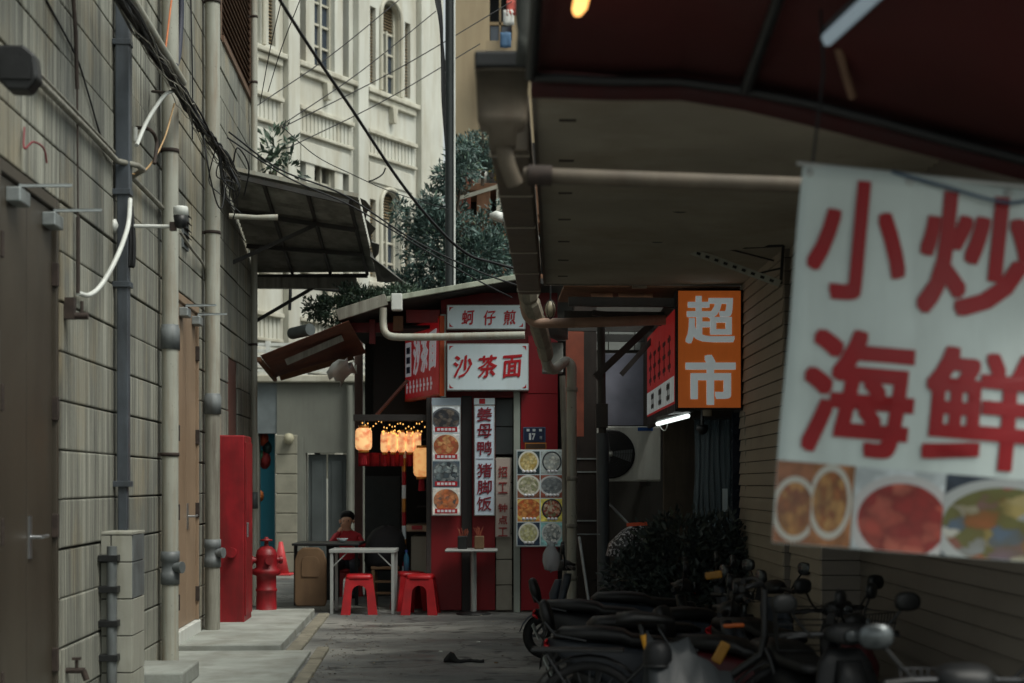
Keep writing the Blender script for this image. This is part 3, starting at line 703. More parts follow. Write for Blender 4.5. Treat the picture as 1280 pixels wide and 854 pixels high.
for cu, zs, arched in wins:
    if not (-6 < cu < 5) or zs < 3: continue
    fr = MB(WF)
    hw, hh = (.3, 1.86) if arched else (.32, 2.0)
    fr.box(cu - hw, cu - hw + .05, zs, zs + hh, -.18, -.1).box(cu + hw - .05, cu + hw, zs, zs + hh, -.18, -.1).box(cu - .025, cu + .025, zs, zs + (1.3 if arched else hh), -.19, -.09)
    for k in range(1, 5): fr.box(cu - hw + .05, cu + hw - .05, zs + k * .42 - .02, zs + k * .42 + .02, -.17, -.12) if k * .42 < (1.4 if arched else 2) else None
    w = fr.build('window', TRIM, wb)
    for sx in (-1, 1):
        x0, x1 = sorted((cu + sx * .03, cu + sx * (hw - .05)))
        for k in range(4 if not arched else 3):
            MB(WF).box(x0, x1, zs + .42 * k + .02, zs + .42 * (k + 1) - .02, -.2, -.16).build('pane', GLASS, w)
    if arched:
        # spandrels leave a round head; fan of brown slats under it
        n = 10; rr = .3; zc = zs + 1.56
        for sx in (-1, 1):
            pts = [(cu + sx * rr, zs + 1.862, -.1)] + [(cu + sx * rr * math.cos(k * math.pi / 2 / n), zc + rr * math.sin(k * math.pi / 2 / n), -.1) for k in range(n + 1)]
            MB(WF).prism(pts, (0, 0, .098)).build('spandrel', WHITEW, w)
        ar = [(cu + (rr + .06) * math.cos(k * math.pi / 16), zc + (rr + .06) * math.sin(k * math.pi / 16), .02) for k in range(17)]
        MB(WF).tube([(cu + rr + .06, zs, .02)] + ar + [(cu - rr - .06, zs, .02)], .045, 6).build('arch_moulding', TRIM, w)
        b_ = MB(WF)
        for k in range(9): b_.beam((cu - .27, zs + 1.3 + k * .06, -.15), (cu + .27, zs + 1.3 + k * .06, -.15), .05, .012, (0, .7, .7))
        b_.build('louvre', SLATM, w)
        for sx in (-1, 1):
            b_ = MB(WF)
            for k in range(24): b_.beam((cu + sx * .62 - .1, zs + .08 + k * .065, -.1), (cu + sx * .62 + .1, zs + .08 + k * .065, -.1), .06, .012, (0, .7, .7))
            b_.build('louvre', SLATM, w)
    else:
        for sx in (-1, 1):
            for k in range(4): MB(WF).box(cu + sx * .68 - .1, cu + sx * .68 + .1, zs + .5 * k + .02, zs + .5 * (k + 1) - .02, -.2, -.15).build('pane', GLASS, w)
    MB(WF).box(cu - .92, cu + .92, zs - .16, zs - .06, -.05, .14).build('sill', TRIM, w, bevel=.02)
    MB(WF).box(cu - .85, cu + .85, zs - .3, zs - .162, -.05, .08).build('sill_course', TRIM, w, bevel=.02)
    MB(WF).prism([(cu - .09, zs - .3, .0), (cu + .09, zs - .3, .0), (cu + .05, zs - .62, .0), (cu - .05, zs - .62, .0)], (0, 0, .13)).build('sill_bracket', TRIM, w, bevel=.01)
for a, _ in BAYS + [(1.33, 9)]:
    MB(WF).box(a - .17, a + .17, 0, 13.5, .0, .14).build('pilaster', WHITEW, wb, bevel=.02)
    MB(WF).box(a + .2, a + .23, 0, 13.5, .0, .05).build('downpipe', TRIM, wb)
for i, (a, b2) in enumerate(BAYS):
    for zz in (4.62, 8.6):
        b_ = MB(WF); b_.box(a + .24, b2 - .24, zz - .06, zz + .02, 0, .1).box(a + .24, b2 - .24, zz - .52, zz - .46, 0, .08)
        st = b_.build('string_course', TRIM, wb, bevel=.01)
        b_ = MB(WF)
        for k in range(14):
            u = a + .32 + k * (b2 - a - .64) / 13; b_.box(u - .035, u + .035, zz - .46, zz - .06, 0, .018)
        b_.build('baluster', WHITEW, st)
        MB(WF).box(a + .34, b2 - .34, zz - 1.02, zz - .62, 0, .03).build('raised_panel', WHITEW, st, bevel=.015)
# ---------------------------------------------------------------- grey building with terrace, end of the street
GREYW = mat('grey_render_wall', S(112, 114, 106), .85, var=.15, scale=1.4, dirt=S(80, 80, 74), dirt_amt=.5)
GDOOR = mat('grey_metal_door', S(74, 80, 80), .5, var=.2, scale=2)
fb = thing('terrace_house', 'grey rendered house with dark doors under a white slatted terrace at the alley end', 'building', (-3, 25.5, 0))
def X(px, d): return (px - CX) * d / F
def Zp(py, d): return H - (py - HY) * d / F
d0 = 25.5
b = MB(); dx0, dx1 = X(382, d0), X(434, d0)
for (a, c, z0, z1) in ((X(346, d0), dx0, 0, 3.2), (dx1, -.9, 0, 3.2), (dx0, dx1, Zp(566, d0), 3.2)):
    b.box(a, c, d0, d0 + .25, z0, z1)
b.build('wall', GREYW, fb)
MB().box(-6.2, X(345.8, d0), d0 + .02, d0 + .3, 2.35, 3.2).build('lintel', mat('blue_grey_panel', S(104, 112, 114), .6, var=.15), fb)
MB().box(-6.2, X(322, d0), d0 + .02, d0 + .3, 0, 2.35).build('wall', GREYW, fb)
MB().box(X(322, d0), X(340, d0), d0 + .3, d0 + .34, 0.25, 2.35).build('poster', emit('teal_print', S(30, 110, 130), 0.0), fb)
# bright poster: shapes printed on teal
for k, (cx_, cz_, r_, c_) in enumerate(((329, 548, 7, S(190, 80, 50)), (334, 560, 6, S(40, 60, 60)), (331, 575, 8, S(150, 50, 50)), (326, 570, 5, S(50, 110, 80)), (325, 620, 5, S(210, 120, 60)))):
    p = at(cx_, cz_, d0 + .295)
    MB(FRONT(p)).lathe([(0, 0), (r_ * .0134, 0), (0, .002)], 10, Matrix.Scale(1.5, 4, (0, 1, 0))).build('print', mat('poster_print', c_, .5), fb)
for k in range(7):   # stone pier blocks
    MB().box(X(345, d0), X(372, d0), d0 - .05, d0 - .002, .02 + k * .33, .34 + k * .33).build('pier_block', mat('pier_stone', S(136, 134, 120), .85, var=.15) if k == 0 else bpy.data.materials['pier_stone'], fb, bevel=.012)
MB().box(X(372, d0), X(379, d0), d0 - .04, d0 - .002, 0, 2.3).build('jamb', GREYW, fb)
for a, c in ((384, 407), (409, 432)):
    dd = MB().box(X(a, d0), X(c, d0), d0 + .1, d0 + .15, .02, Zp(568, d0)).build('door', GDOOR, fb, bevel=.01)
    MB().box(X(a, d0) + .06, X(c, d0) - .06, d0 + .085, d0 + .1, .3, 1.9).build('door_panel', GDOOR, dd, bevel=.01)
MB().box(-6.2, -.9, d0 + .3, d0 + 1.7, 3.02, 3.2).build('terrace_slab', GREYW, fb)
MB().box(-6.2, -.9, d0 - .12, d0 + .298, 3.202, 3.32).build('coping', TRIM, fb, bevel=.02)
for k in range(9): MB().box(-6.0 + k * .62, -5.92 + k * .62, d0 + .02, d0 + .1, 3.32, 3.9).build('terrace_post', WHITEP, fb)
for k in range(5): MB().box(-6.1, -.9, d0 + .03, d0 + .07, 3.38 + k * .11, 3.43 + k * .11).build('terrace_rail', WHITEP, fb)
MB().tube([at(437, 482, d0 - .1), at(437, 712, d0 - .1)], .05, 10).build('pipe', GREYW, fb)
p = at(361, 548, d0 - .12); MB(Matrix.Translation(p)).lathe([(0, -.1), (.07, -.08), (.09, 0), (.06, .07), (0, .09)], 14).build('globe_lamp', mat('frosted_globe', S(150, 146, 124), .5), fb)
# ---------------------------------------------------------------- tan tenement far behind
TAN = mat('tan_plaster', S(158, 143, 116), .85, var=.12, scale=.6, dirt=S(120, 100, 78), dirt_amt=.5)
tb = thing('tan_tenement', 'tan plastered tenement with dark window openings behind the utility pole', 'building', (2, 40, 0))
b = MB(); hl = [(X(612, 40), X(640, 40), Zp(62, 40), Zp(-30, 40)), (X(612, 40), X(650, 40), 6.0, 8.2)]
cut = MB(Matrix(((1, 0, 0, 0), (0, 0, 1, 40), (0, 1, 0, 0), (0, 0, 0, 1))))
cut_wall(cut, X(569, 40), 9, 0, 17, hl, 0.0, .4); cut.build('wall', TAN, tb)
MB().box(X(569, 40), 9, 40.9, 47, 0, 16.9).build('inner_wall', bpy.data.materials['interior_dark'], tb)
fr = MB().box(hl[0][0], hl[0][1], 40.1, 40.16, Zp(30, 40), Zp(26, 40)).box(hl[0][0] + .25, hl[0][0] + .3, 40.1, 40.16, hl[0][2], hl[0][3]).build('window', SLATM, tb)
for k in range(2): MB().box(hl[0][0] + .02 + k * .3, hl[0][0] + .24 + k * .33, 40.14, 40.18, hl[0][2] + .05, Zp(31, 40)).build('pane', GLASS, fr)
MB().box(X(608, 40), X(655, 40), 39.2, 39.998, Zp(66, 40) - .2, Zp(62, 40)).build('balcony_slab', TAN, tb)
t = thing('washing', 'red and blue washing hung out high above the alley', 'clothes', (X(632, 39), 39, Zp(60, 39)))
for px, py, c_ in ((640, 10, S(190, 90, 80)), (636, 22, S(200, 200, 195)), (632, 50, S(70, 100, 130))):
    p = at(px, py, 39); g_ = [[p + Vector((-.14 + .07 * j, .03 * math.sin(j * 2 + i), .2 - .1 * i)) for j in range(5)] for i in range(5)]
    MB().sheet(g_, True).build('garment', mat('cloth', c_, .8, var=.2), t, solid=.01, fix=False)
# ---------------------------------------------------------------- timber balcony house with pots
WOOD = mat('weathered_timber', S(112, 80, 58), .8, var=.3, scale=6, dirt=S(64, 50, 42), dirt_amt=.5)
REDW = mat('red_brown_board', S(124, 66, 50), .8, var=.25, scale=5)
DARKW = mat('dark_interior_wall', S(40, 38, 36), .9, var=.2)
bh = thing('timber_balcony_house', 'small brown timber house with cluttered balconies beside the tree', 'house', (X(610, 24.5), 24.5, 0))
dB = 25.0
MB().box(X(572, dB), 1.6, dB + .8, dB + 3, 0, Zp(165, dB)).build('wall', DARKW, bh)
for z, k in ((Zp(232, dB), 0), (Zp(272, dB), 1), (Zp(345, dB), 2)):
    MB().box(X(570, dB) - .02 * k, 1.6, dB - .2, dB + .8, z - .12, z).build('balcony_slab', WOOD, bh, bevel=.01)
for k in range(6): MB().box(X(572, dB) + k * .32, X(572, dB) + k * .32 + .22, dB - .24, dB - .2, Zp(272, dB), Zp(272, dB) + .3 + .1 * (k % 3)).build('board', (REDW, WOOD, TRIM)[k % 3], bh, bevel=.006)
for k in range(5): MB().box(X(574, dB) + k * .36, X(574, dB) + k * .36 + .05, dB - .15, dB - .1, Zp(345, dB), Zp(272, dB) - .12).build('post', WOOD, bh)
MB().beam(at(568, 250, dB - .22), at(640, 228, dB - .22), .06, .06).build('rail', TRIM, bh)
MB().box(X(580, dB), X(600, dB), dB + .6, dB + .79, Zp(232, dB), Zp(190, dB)).build('shutter', REDW, bh)
for k, (px, py) in enumerate(((600, 228), (628, 222))):
    p = at(px, py, dB - .02); p.z = Zp(232, dB)
    t = thing('flower_pot', ('white flower pot with blue green shrub on the upper timber balcony', 'flower pot with yellow flowers at the right of the upper timber balcony')[k], 'plant', p)
    MB(Matrix.Translation(p)).lathe([(0, 0), (.09, 0), (.13, .22), (.12, .22), (.1, .18), (0, .18)], 14).build('pot', WHITEP if k == 0 else WOOD, t)
    b_ = MB(); leaves(b_, p + Vector((0, 0, .42)), (.26, .2, .3), 260, .04, random.Random(k)); b_.build('foliage', LEAF if k == 0 else leaf_mat('yellow_leaf', S(120, 110, 40), S(190, 165, 60)), t, fix=False)
b_ = MB(); 
tree('tall_shrub', 'feathery blue green shrub above the timber balcony house', at(603, 232, 24.2), .9, [(at(600, 190, 24.2), (.35, .3, .32)), (at(625, 195, 24.3), (.3, .3, .25)), (at(590, 205, 24.2), (.25, .2, .2))], 4200, .024, LEAF, 5, cat='shrub', trunk_r=.03)
# ---------------------------------------------------------------- trees and roof plants
tree('feathery_tree', 'big feathery blue green tree rising behind the noodle shop roof', (X(560, 21.8), 21.8, 0), 4.4,
     [(at(578, 212, 21.6), (.34, .4, .36)), (at(532, 292, 21.8), (.28, .4, .42)), (at(545, 300, 21.5), (.5, .45, .6)), (at(600, 320, 21.6), (.55, .45, .5)), (at(580, 360, 21.5), (.8, .45, .4)), (at(518, 358, 21.6), (.34, .4, .36)), (at(628, 300, 21.9), (.3, .3, .5)), (at(552, 252, 21.8), (.26, .3, .32))],
     21000, .028, LEAF, 11, trunk_r=.09, long=3.2)
tree('leafy_shrub', 'dark leafy shrub overhanging the left end of the shop roof', at(425, 402, 18.6), .3,
     [(at(420, 388, 18.5), (.3, .3, .16)), (at(460, 378, 18.6), (.32, .3, .14)), (at(500, 372, 18.8), (.3, .3, .14)), (at(395, 385, 18.5), (.14, .2, .14)), (at(440, 372, 18.7), (.2, .2, .16))], 5200, .028, LEAF2, 13, cat='shrub', trunk_r=.03)
tree('potted_sapling', 'sapling with drooping leaves growing above the dark corrugated canopy', at(345, 240, 20.5), .35,
     [(at(345, 190, 20.5), (.16, .16, .28)), (at(358, 212, 20.5), (.14, .14, .1)), (at(338, 205, 20.5), (.12, .12, .2))], 190, .055, LEAF2, 17, cat='shrub', trunk_r=.015, long=2.8)
# ---------------------------------------------------------------- utility pole
POLE = mat('dark_pole_paint', S(36, 42, 42), .55, var=.2, scale=4)
t = thing('utility_pole', 'tall dark utility pole standing in front of the tree', 'pole', (X(562, 20.6), 20.6, 0))
MB().tube([(X(562, 20.6), 20.6, 0), (X(562, 20.6), 20.6, 9.0)], [.066, .058], 14).build('shaft', POLE, t)
MB().tube([(X(568, 20.55), 20.55, 3.5), (X(568, 20.55), 20.55, 9.0)], .014, 8).build('conduit', WHITEP, t)
b = MB(); rr = random.Random(3)
for k in range(7):
    b.tube(curve_pts([at(538 + k * 1.5, -30, 20.4), at(546 + k * 1.2, 10 + k * 4, 20.35), at(552, 40 + 12 * k, 20.4), at(557, 90 + 16 * k, 20.5)], 5), .009, 5)
b.build('cable_loop', RUBBER, t, fix=False)
# ---------------------------------------------------------------- wires overhead
def wire(label, pts, r, n=8): return MB().tube(curve_pts([at(*p) for p in pts], n), r, 6).build('overhead_wire', RUBBER, label=label, cat='cable', group=None)
wire('thick black cable sagging diagonally from the top to the canopy corner', [(325, -40, 9.4), (380, 48, 10.2), (440, 137, 11.0), (500, 227, 11.8), (550, 288, 12.3), (585, 318, 12.6), (615, 328, 12.9), (648, 337, 13.1)], .012)
wire('thin wire tail dangling from the thick diagonal cable', [(482, 210, 11.6), (478, 218, 11.6), (469, 224, 11.6), (461, 227, 11.6)], .006)
wire('black wire from the cable tangle down to the shop roof, upper of two', [(286, 165, 14.8), (350, 212, 15.2), (430, 244, 15.6), (520, 302, 16.2), (600, 340, 16.8), (650, 358, 17.2)], .009)
wire('black wire from the cable tangle down to the shop roof, lower of two', [(284, 172, 14.8), (360, 222, 15.2), (440, 258, 15.6), (530, 312, 16.2), (600, 352, 16.8), (640, 372, 17.2)], .008)
wire('thin wire sagging from above the canopy toward the tree', [(352, 158, 18), (395, 195, 18.5), (440, 218, 19), (490, 240, 19.6), (560, 262, 20.5)], .006)
for k, (p0, p1) in enumerate((((320, 133), (505, -5)), ((350, 158), (545, 14)), ((352, 160), (640, 2)), ((358, 186), (600, 55)))):
    wire(('highest', 'second highest', 'third highest', 'lowest')[k] + ' of the thin wires rising to the right across the white building',
         [(p0[0], p0[1], 20), ((p0[0] + p1[0]) / 2, (p0[1] + p1[1]) / 2 + 6, 20.8), (p1[0], p1[1], 21.6)], .007)
wire('dark thick cable strung level below the left corrugated canopy', [(318, 350, 20.2), (360, 356, 20.3), (400, 361, 20.4), (455, 366, 20.6)], .026)
MB().tube(curve_pts([at(362, 345, 20.28), at(363, 362, 20.25), at(362, 388, 20.28)], 5), .022, 8).build('cable_end', RUBBER, label='short cable end hanging from the dark level cable', cat='cable')
for k, (pts, lab) in enumerate((([(352, 0, 12), (338, 60, 12.6), (325, 130, 13.5)], 'thin wire dropping steeply beside the far drainpipe, left one'), ([(375, 0, 12.5), (352, 60, 13), (335, 115, 13.8)], 'thin wire dropping steeply beside the far drainpipe, right one'))):
    wire(lab, pts, .004)
# ---------------------------------------------------------------- noodle shop straight ahead
DS = 17.8
REDP = mat('shop_red_paint', S(118, 14, 22), .5, var=.15, scale=1.6, dirt=S(92, 14, 18), dirt_amt=.5, bmp=.06)
REDB = mat('bright_red_panel', S(146, 14, 28), .42, var=.08, scale=1.5, bmp=.03)
REDF = mat('red_fascia', S(110, 20, 22), .55, var=.2, scale=2, dirt=S(66, 14, 14), dirt_amt=.5)
GPOST = mat('grey_green_post', S(150, 158, 150), .5, var=.1, scale=3, dirt=S(100, 100, 92), dirt_amt=.4)
DPOST = mat('dark_post', S(54, 50, 48), .6, var=.2)
SIGNW = mat('sign_white_acrylic', S(204, 220, 226), .35, var=.05, scale=1.2, dirt=S(176, 182, 180), dirt_amt=.4, bmp=.0)
SIGNR = mat('sign_red_vinyl', S(168, 16, 28), .45, var=.08, bmp=0)
ALU = mat('aluminium_frame', S(168, 170, 168), .4, .6, var=.1)
TILEG = mat('grey_wall_tile', S(96, 102, 102), .5, var=.15, scale=3)
sx = lambda px: X(px, DS)
sz = lambda py: Zp(py, DS)
sh = thing('noodle_shop', 'red fronted noodle shop closing off the end of the alley', 'shop', (sx(560), DS, 0))
# front panels
MB().box(sx(538), sx(577), DS, DS + .06, .02, sz(495)).build('front_panel', REDP, sh, bevel=.005)
MB().box(sx(590), sx(619), DS, DS + .06, .02, sz(495)).build('front_panel', REDP, sh, bevel=.005)
MB().box(sx(577), sx(590), DS - .03, DS + .08, 0, sz(495)).build('post', mat('near_black_post', S(30, 26, 26), .6, var=.2), sh, bevel=.006)
MB().box(sx(651), sx(697), DS - .02, DS + .06, .02, sz(492)).build('front_panel', REDB, sh, bevel=.005)
MB().box(sx(642), sx(650), DS - .08, DS + .1, 0, sz(490)).build('post', GPOST, sh, bevel=.006)
for k in range(6):
    MB().box(sx(620), sx(640), DS + .01, DS + .05, .02 + k * .3, .31 + k * .3).build('wall_tile', mat('beige_tile', S(150, 146, 134), .45, var=.12) if k == 0 else bpy.data.materials['beige_tile'], sh, bevel=.004)
for k in range(2):
    MB().box(sx(619), sx(641), DS + .15, DS + .2, 1.85 + k * .33, 2.17 + k * .33).build('wall_tile', TILEG, sh, bevel=.004)
# fascia behind the sign boxes
MB().box(sx(551), sx(697), DS + .0, DS + .1, sz(497), sz(366)).build('fascia', REDF, sh, bevel=.005)
MB().box(sx(551), sx(558), DS - .1, DS - .004, sz(497), sz(394)).build('post', GPOST, sh, bevel=.004)
MB().box(sx(660), sx(697), DS - .03, DS - .004, sz(492), sz(420)).build('front_panel', REDB, sh, bevel=.004)
# left open corner: posts, beam, ceiling, inner walls
MB().box(X(443, 20.6), X(453, 20.6), 20.6, 20.7, 0, Zp(405, 20.6)).build('post', mat('brown_post', S(92, 72, 66), .6, var=.2, dirt=S(60, 50, 46)), sh, bevel=.006)
MB().box(sx(533), sx(539), DS - .02, DS + .1, 0, sz(497)).build('post', DPOST, sh, bevel=.006)
MB().box(sx(441), sx(533), DS + .05, DS + .13, sz(526), sz(518)).build('beam', DPOST, sh, bevel=.005)
MB().box(sx(432), sx(500), DS + .03, DS + .1, sz(415), sz(403)).build('beam', REDF, sh, bevel=.005)
MB().beam((sx(464), DS + .3, sz(522)), (sx(508), DS + .2, sz(474)), .05, .03).build('brace', mat('red_brown_steel', S(112, 70, 62), .6), sh)
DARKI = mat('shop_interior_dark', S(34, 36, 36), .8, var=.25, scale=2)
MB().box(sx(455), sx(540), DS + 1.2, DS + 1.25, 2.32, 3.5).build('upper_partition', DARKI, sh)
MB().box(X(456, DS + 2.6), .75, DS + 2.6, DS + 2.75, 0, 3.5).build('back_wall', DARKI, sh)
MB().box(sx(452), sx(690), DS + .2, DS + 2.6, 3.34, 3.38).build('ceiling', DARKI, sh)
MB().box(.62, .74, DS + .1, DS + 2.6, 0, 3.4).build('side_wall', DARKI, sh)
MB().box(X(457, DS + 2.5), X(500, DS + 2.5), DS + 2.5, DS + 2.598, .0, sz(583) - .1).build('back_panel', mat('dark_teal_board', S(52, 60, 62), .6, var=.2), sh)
for k in range(7): MB().box(sx(508), sx(534), DS + 1.9, DS + 2.3, .75 + k * .22, .77 + k * .22).build('shelf', DPOST, sh)
# roof
RT = mat('pale_green_roof_edge', S(156, 162, 146), .6, var=.15, scale=4, dirt=S(96, 96, 80), dirt_amt=.5)
ROOFD = mat('dark_roof_sheet', S(50, 50, 48), .8, var=.3, scale=4)
p = [(.10, 3.86), (-1.42, 3.60), (-1.98, 3.42)]
for i in range(2):
    (x0, z0), (x1, z1) = p[i], p[i + 1]
    MB().prism([(x0, 17.25, z0 - .05), (x1, 17.25, z1 - .05), (x1, 17.25, z1), (x0, 17.25, z0)], (0, 3.6, 0)).build('roof_slab', ROOFD, sh)
    MB().beam((x0, 17.22, z0 - .01), (x1, 17.22, z1 - .01), .05, .06 if i == 0 else .13).build('roof_edge', RT if i == 0 else PVC2, sh, bevel=.006)
MB().box(.1, .95, 17.3, 20.8, 3.78, 3.84).build('roof_slab', ROOFD, sh)
MB().box(-1.36, -1.24, 17.1, 17.24, sz(396), sz(376)).build('gutter_head', WHITEP, sh, bevel=.01)
MB().tube([at(388, 412, 17.6), at(365, 417, 17.9)], .07, 12).build('ridge_tile', mat('grey_ridge_tile', S(118, 126, 126), .7, var=.2), sh)
MB().box(sx(462), sx(469), DS - .05, DS + .02, sz(430), sz(400)).build('lamp_bracket', REDF, sh)
MB().box(sx(492), sx(504), DS - .08, DS + .02, sz(414), sz(396)).build('lamp_bracket', WOOD, sh)
# brown sheet awning left of the shop
t = thing('shop_awning', 'brown sloping sheet awning sticking out left of the noodle shop', 'awning', (-2.4, 17.6, 2.8))
MB().sheet(corr_grid((-1.82, 16.95, 3.32), (-1.82, 19.0, 3.14), (-2.83, 17.1, 2.94), (-2.95, 19.0, 2.84), 10, .012, 3)).build('sheet', mat('brown_sheet', S(104, 66, 52), .7, var=.3, scale=4, dirt=S(60, 44, 36), dirt_amt=.5), t, solid=.006, fix=False)
MB().beam((-1.95, 17.5, 3.18), (-2.6, 17.5, 2.9), .05, .07).build('rafter', PVC2, t)
MB().beam((-1.95, 18.7, 3.06), (-2.85, 18.7, 2.8), .05, .06).build('rafter', WOOD, t)
MB().beam((-2.84, 17.05, 2.9), (-2.95, 18.95, 2.8), .04, .05).build('edge_bar', WOOD, t)
g_ = [[Vector((-1.92 - .07 * i + .02 * math.sin(j * 3), 17.45 + .25 * j, 2.92 - .05 * i + .07 * math.sin(j * 2.3 + i))) for j in range(7)] for i in range(4)]
t2 = MB().sheet(g_, True).build('plastic_sheet', WHITEP, label='crumpled white plastic sheet under the brown shop awning', cat='sheet', solid=.006, fix=False)
b = MB(); rr = random.Random(8)
for k in range(5): b.box(X(434 + k, 18), X(440 + k * 2, 18), 17.9 + .1 * k, 18 + .1 * k, Zp(478 - k * 9, 18), Zp(470 - k * 9, 18))
# ---------------------------------------------------------------- signs
def sign_box(name, label, px0, px1, py0, py1, d, depth, face, edge, cat='sign'):
    t_ = thing(name, label, cat, (X((px0 + px1) / 2, d), d, Zp(py1, d)))
    x0, x1, z0, z1 = X(px0, d), X(px1, d), Zp(py1, d), Zp(py0, d)
    MB().box(x0, x1, d, d + depth, z0, z1).build('frame', edge, t_, bevel=.006)
    fw = .012
    MB().box(x0 + fw, x1 - fw, d - .006, d - .001, z0 + fw, z1 - fw).build('face', face, t_)
    return t_, x0, x1, z0, z1
t, x0, x1, z0, z1 = sign_box('shop_sign', 'small white shop sign with three red characters above the larger one', 558.5, 657, 381, 412, DS - .2, .14, SIGNW, ALU)
M0 = FRONT((0, DS - .207, 0)); d = DS - .2
for ch, px in zip('蚵仔煎', (585, 612, 637)): write(t, M0, ch, X(px, d), Zp(397, d), .135, .165, SIGNR, nib=(.025, .02), warp=.03)
def corner_marks(t_, x0, x1, z0, z1, M0, m, s_=.05):
    for cx_, ax in ((x0 + .03, 1), (x1 - .03, -1)):
        for cz_, az in ((z0 + .03, 1), (z1 - .03, -1)):
            b_ = MB(M0); b_.add([(cx_, cz_, .003), (cx_ + ax * s_, cz_, .003), (cx_ + ax * s_ * .35, cz_ + az * s_ * .35, .003), (cx_, cz_ + az * s_, .003)], [(0, 1, 2, 3)]); b_.build('corner_ornament', m, t_, fix=False)
corner_marks(t, x0, x1, z0, z1, M0, SIGNR)
t, x0, x1, z0, z1 = sign_box('shop_sign', 'large white shop sign with three bold red brush characters', 558.5, 661, 429.5, 488.5, DS - .2, .14, SIGNW, ALU)
for ch, px in zip('沙茶面', (579, 609, 640)): write(t, M0, ch, X(px, d), Zp(458, d), .21, .25, SIGNR, nib=(.032, .024), warp=.035, shear=.0)
corner_marks(t, x0, x1, z0, z1, M0, SIGNR)
# oblique red sign on the left side of the shop
pa, pb = Vector((X(506, 18.9), 18.9, 0)), Vector((X(550, DS - .12), DS - .12, 0))
ux = (pb - pa).normalized(); Lr = (pb - pa).length
z0, z1 = Zp(496, DS), Zp(396, DS)
MR = frame((pa.x, pa.y, 0), ux, (0, 0, 1))
t = thing('side_sign', 'red oblique side sign with white characters and orange border', 'sign', (pa.x, pa.y, z0))
MB(MR).box(0, Lr, z0, z1, -.08, 0).build('frame', mat('orange_border', S(186, 76, 34), .5), t, bevel=.004)
glow_face = mat('side_sign_red_glow', S(176, 26, 34), .45, var=.1, bmp=0); bs_ = glow_face.node_tree.nodes['Principled BSDF']; bs_.inputs['Emission Color'].default_value = S(176, 26, 34); bs_.inputs['Emission Strength'].default_value = .1  # faint glow added to brighten the shaded face; the sign is no lamp
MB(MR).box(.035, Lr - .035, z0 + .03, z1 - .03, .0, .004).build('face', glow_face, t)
WHT = mat('sign_white_vinyl', S(206, 208, 214), .5, var=.05, bmp=0)
WHG = mat('side_sign_white_glow', S(206, 208, 214), .5, var=.05, bmp=0); bs_ = WHG.node_tree.nodes['Principled BSDF']; bs_.inputs['Emission Color'].default_value = S(206, 208, 214); bs_.inputs['Emission Strength'].default_value = .1  # same added glow lifts the white lettering out of the shade
NAVY = mat('navy_vinyl', S(40, 44, 86), .5, var=.1, bmp=0)
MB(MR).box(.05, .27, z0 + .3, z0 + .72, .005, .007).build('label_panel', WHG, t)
for k in range(3): write(t, MR, '现煮面'[k], .16, z0 + .62 - k * .12, .15, .1, NAVY, z=.012) if False else MB(MR).box(.09, .23, z0 + .58 - k * .12, z0 + .66 - k * .12, .0075, .009).build('print_mark', NAVY, t)
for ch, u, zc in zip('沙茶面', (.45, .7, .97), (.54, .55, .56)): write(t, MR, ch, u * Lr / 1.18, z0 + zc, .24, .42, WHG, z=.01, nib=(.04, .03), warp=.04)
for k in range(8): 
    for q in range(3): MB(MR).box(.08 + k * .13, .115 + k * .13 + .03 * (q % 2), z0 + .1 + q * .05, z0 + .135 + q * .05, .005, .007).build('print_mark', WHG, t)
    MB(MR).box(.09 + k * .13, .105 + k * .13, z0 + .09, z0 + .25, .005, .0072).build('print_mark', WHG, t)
# small red hanging board above it
t = MB().box(sx(508), sx(550), DS + -.06, DS - .02, sz(404), sz(388)).build('red_board', REDF, label='small dull red board tucked under the shop eave above the side sign', cat='board', bevel=.004)
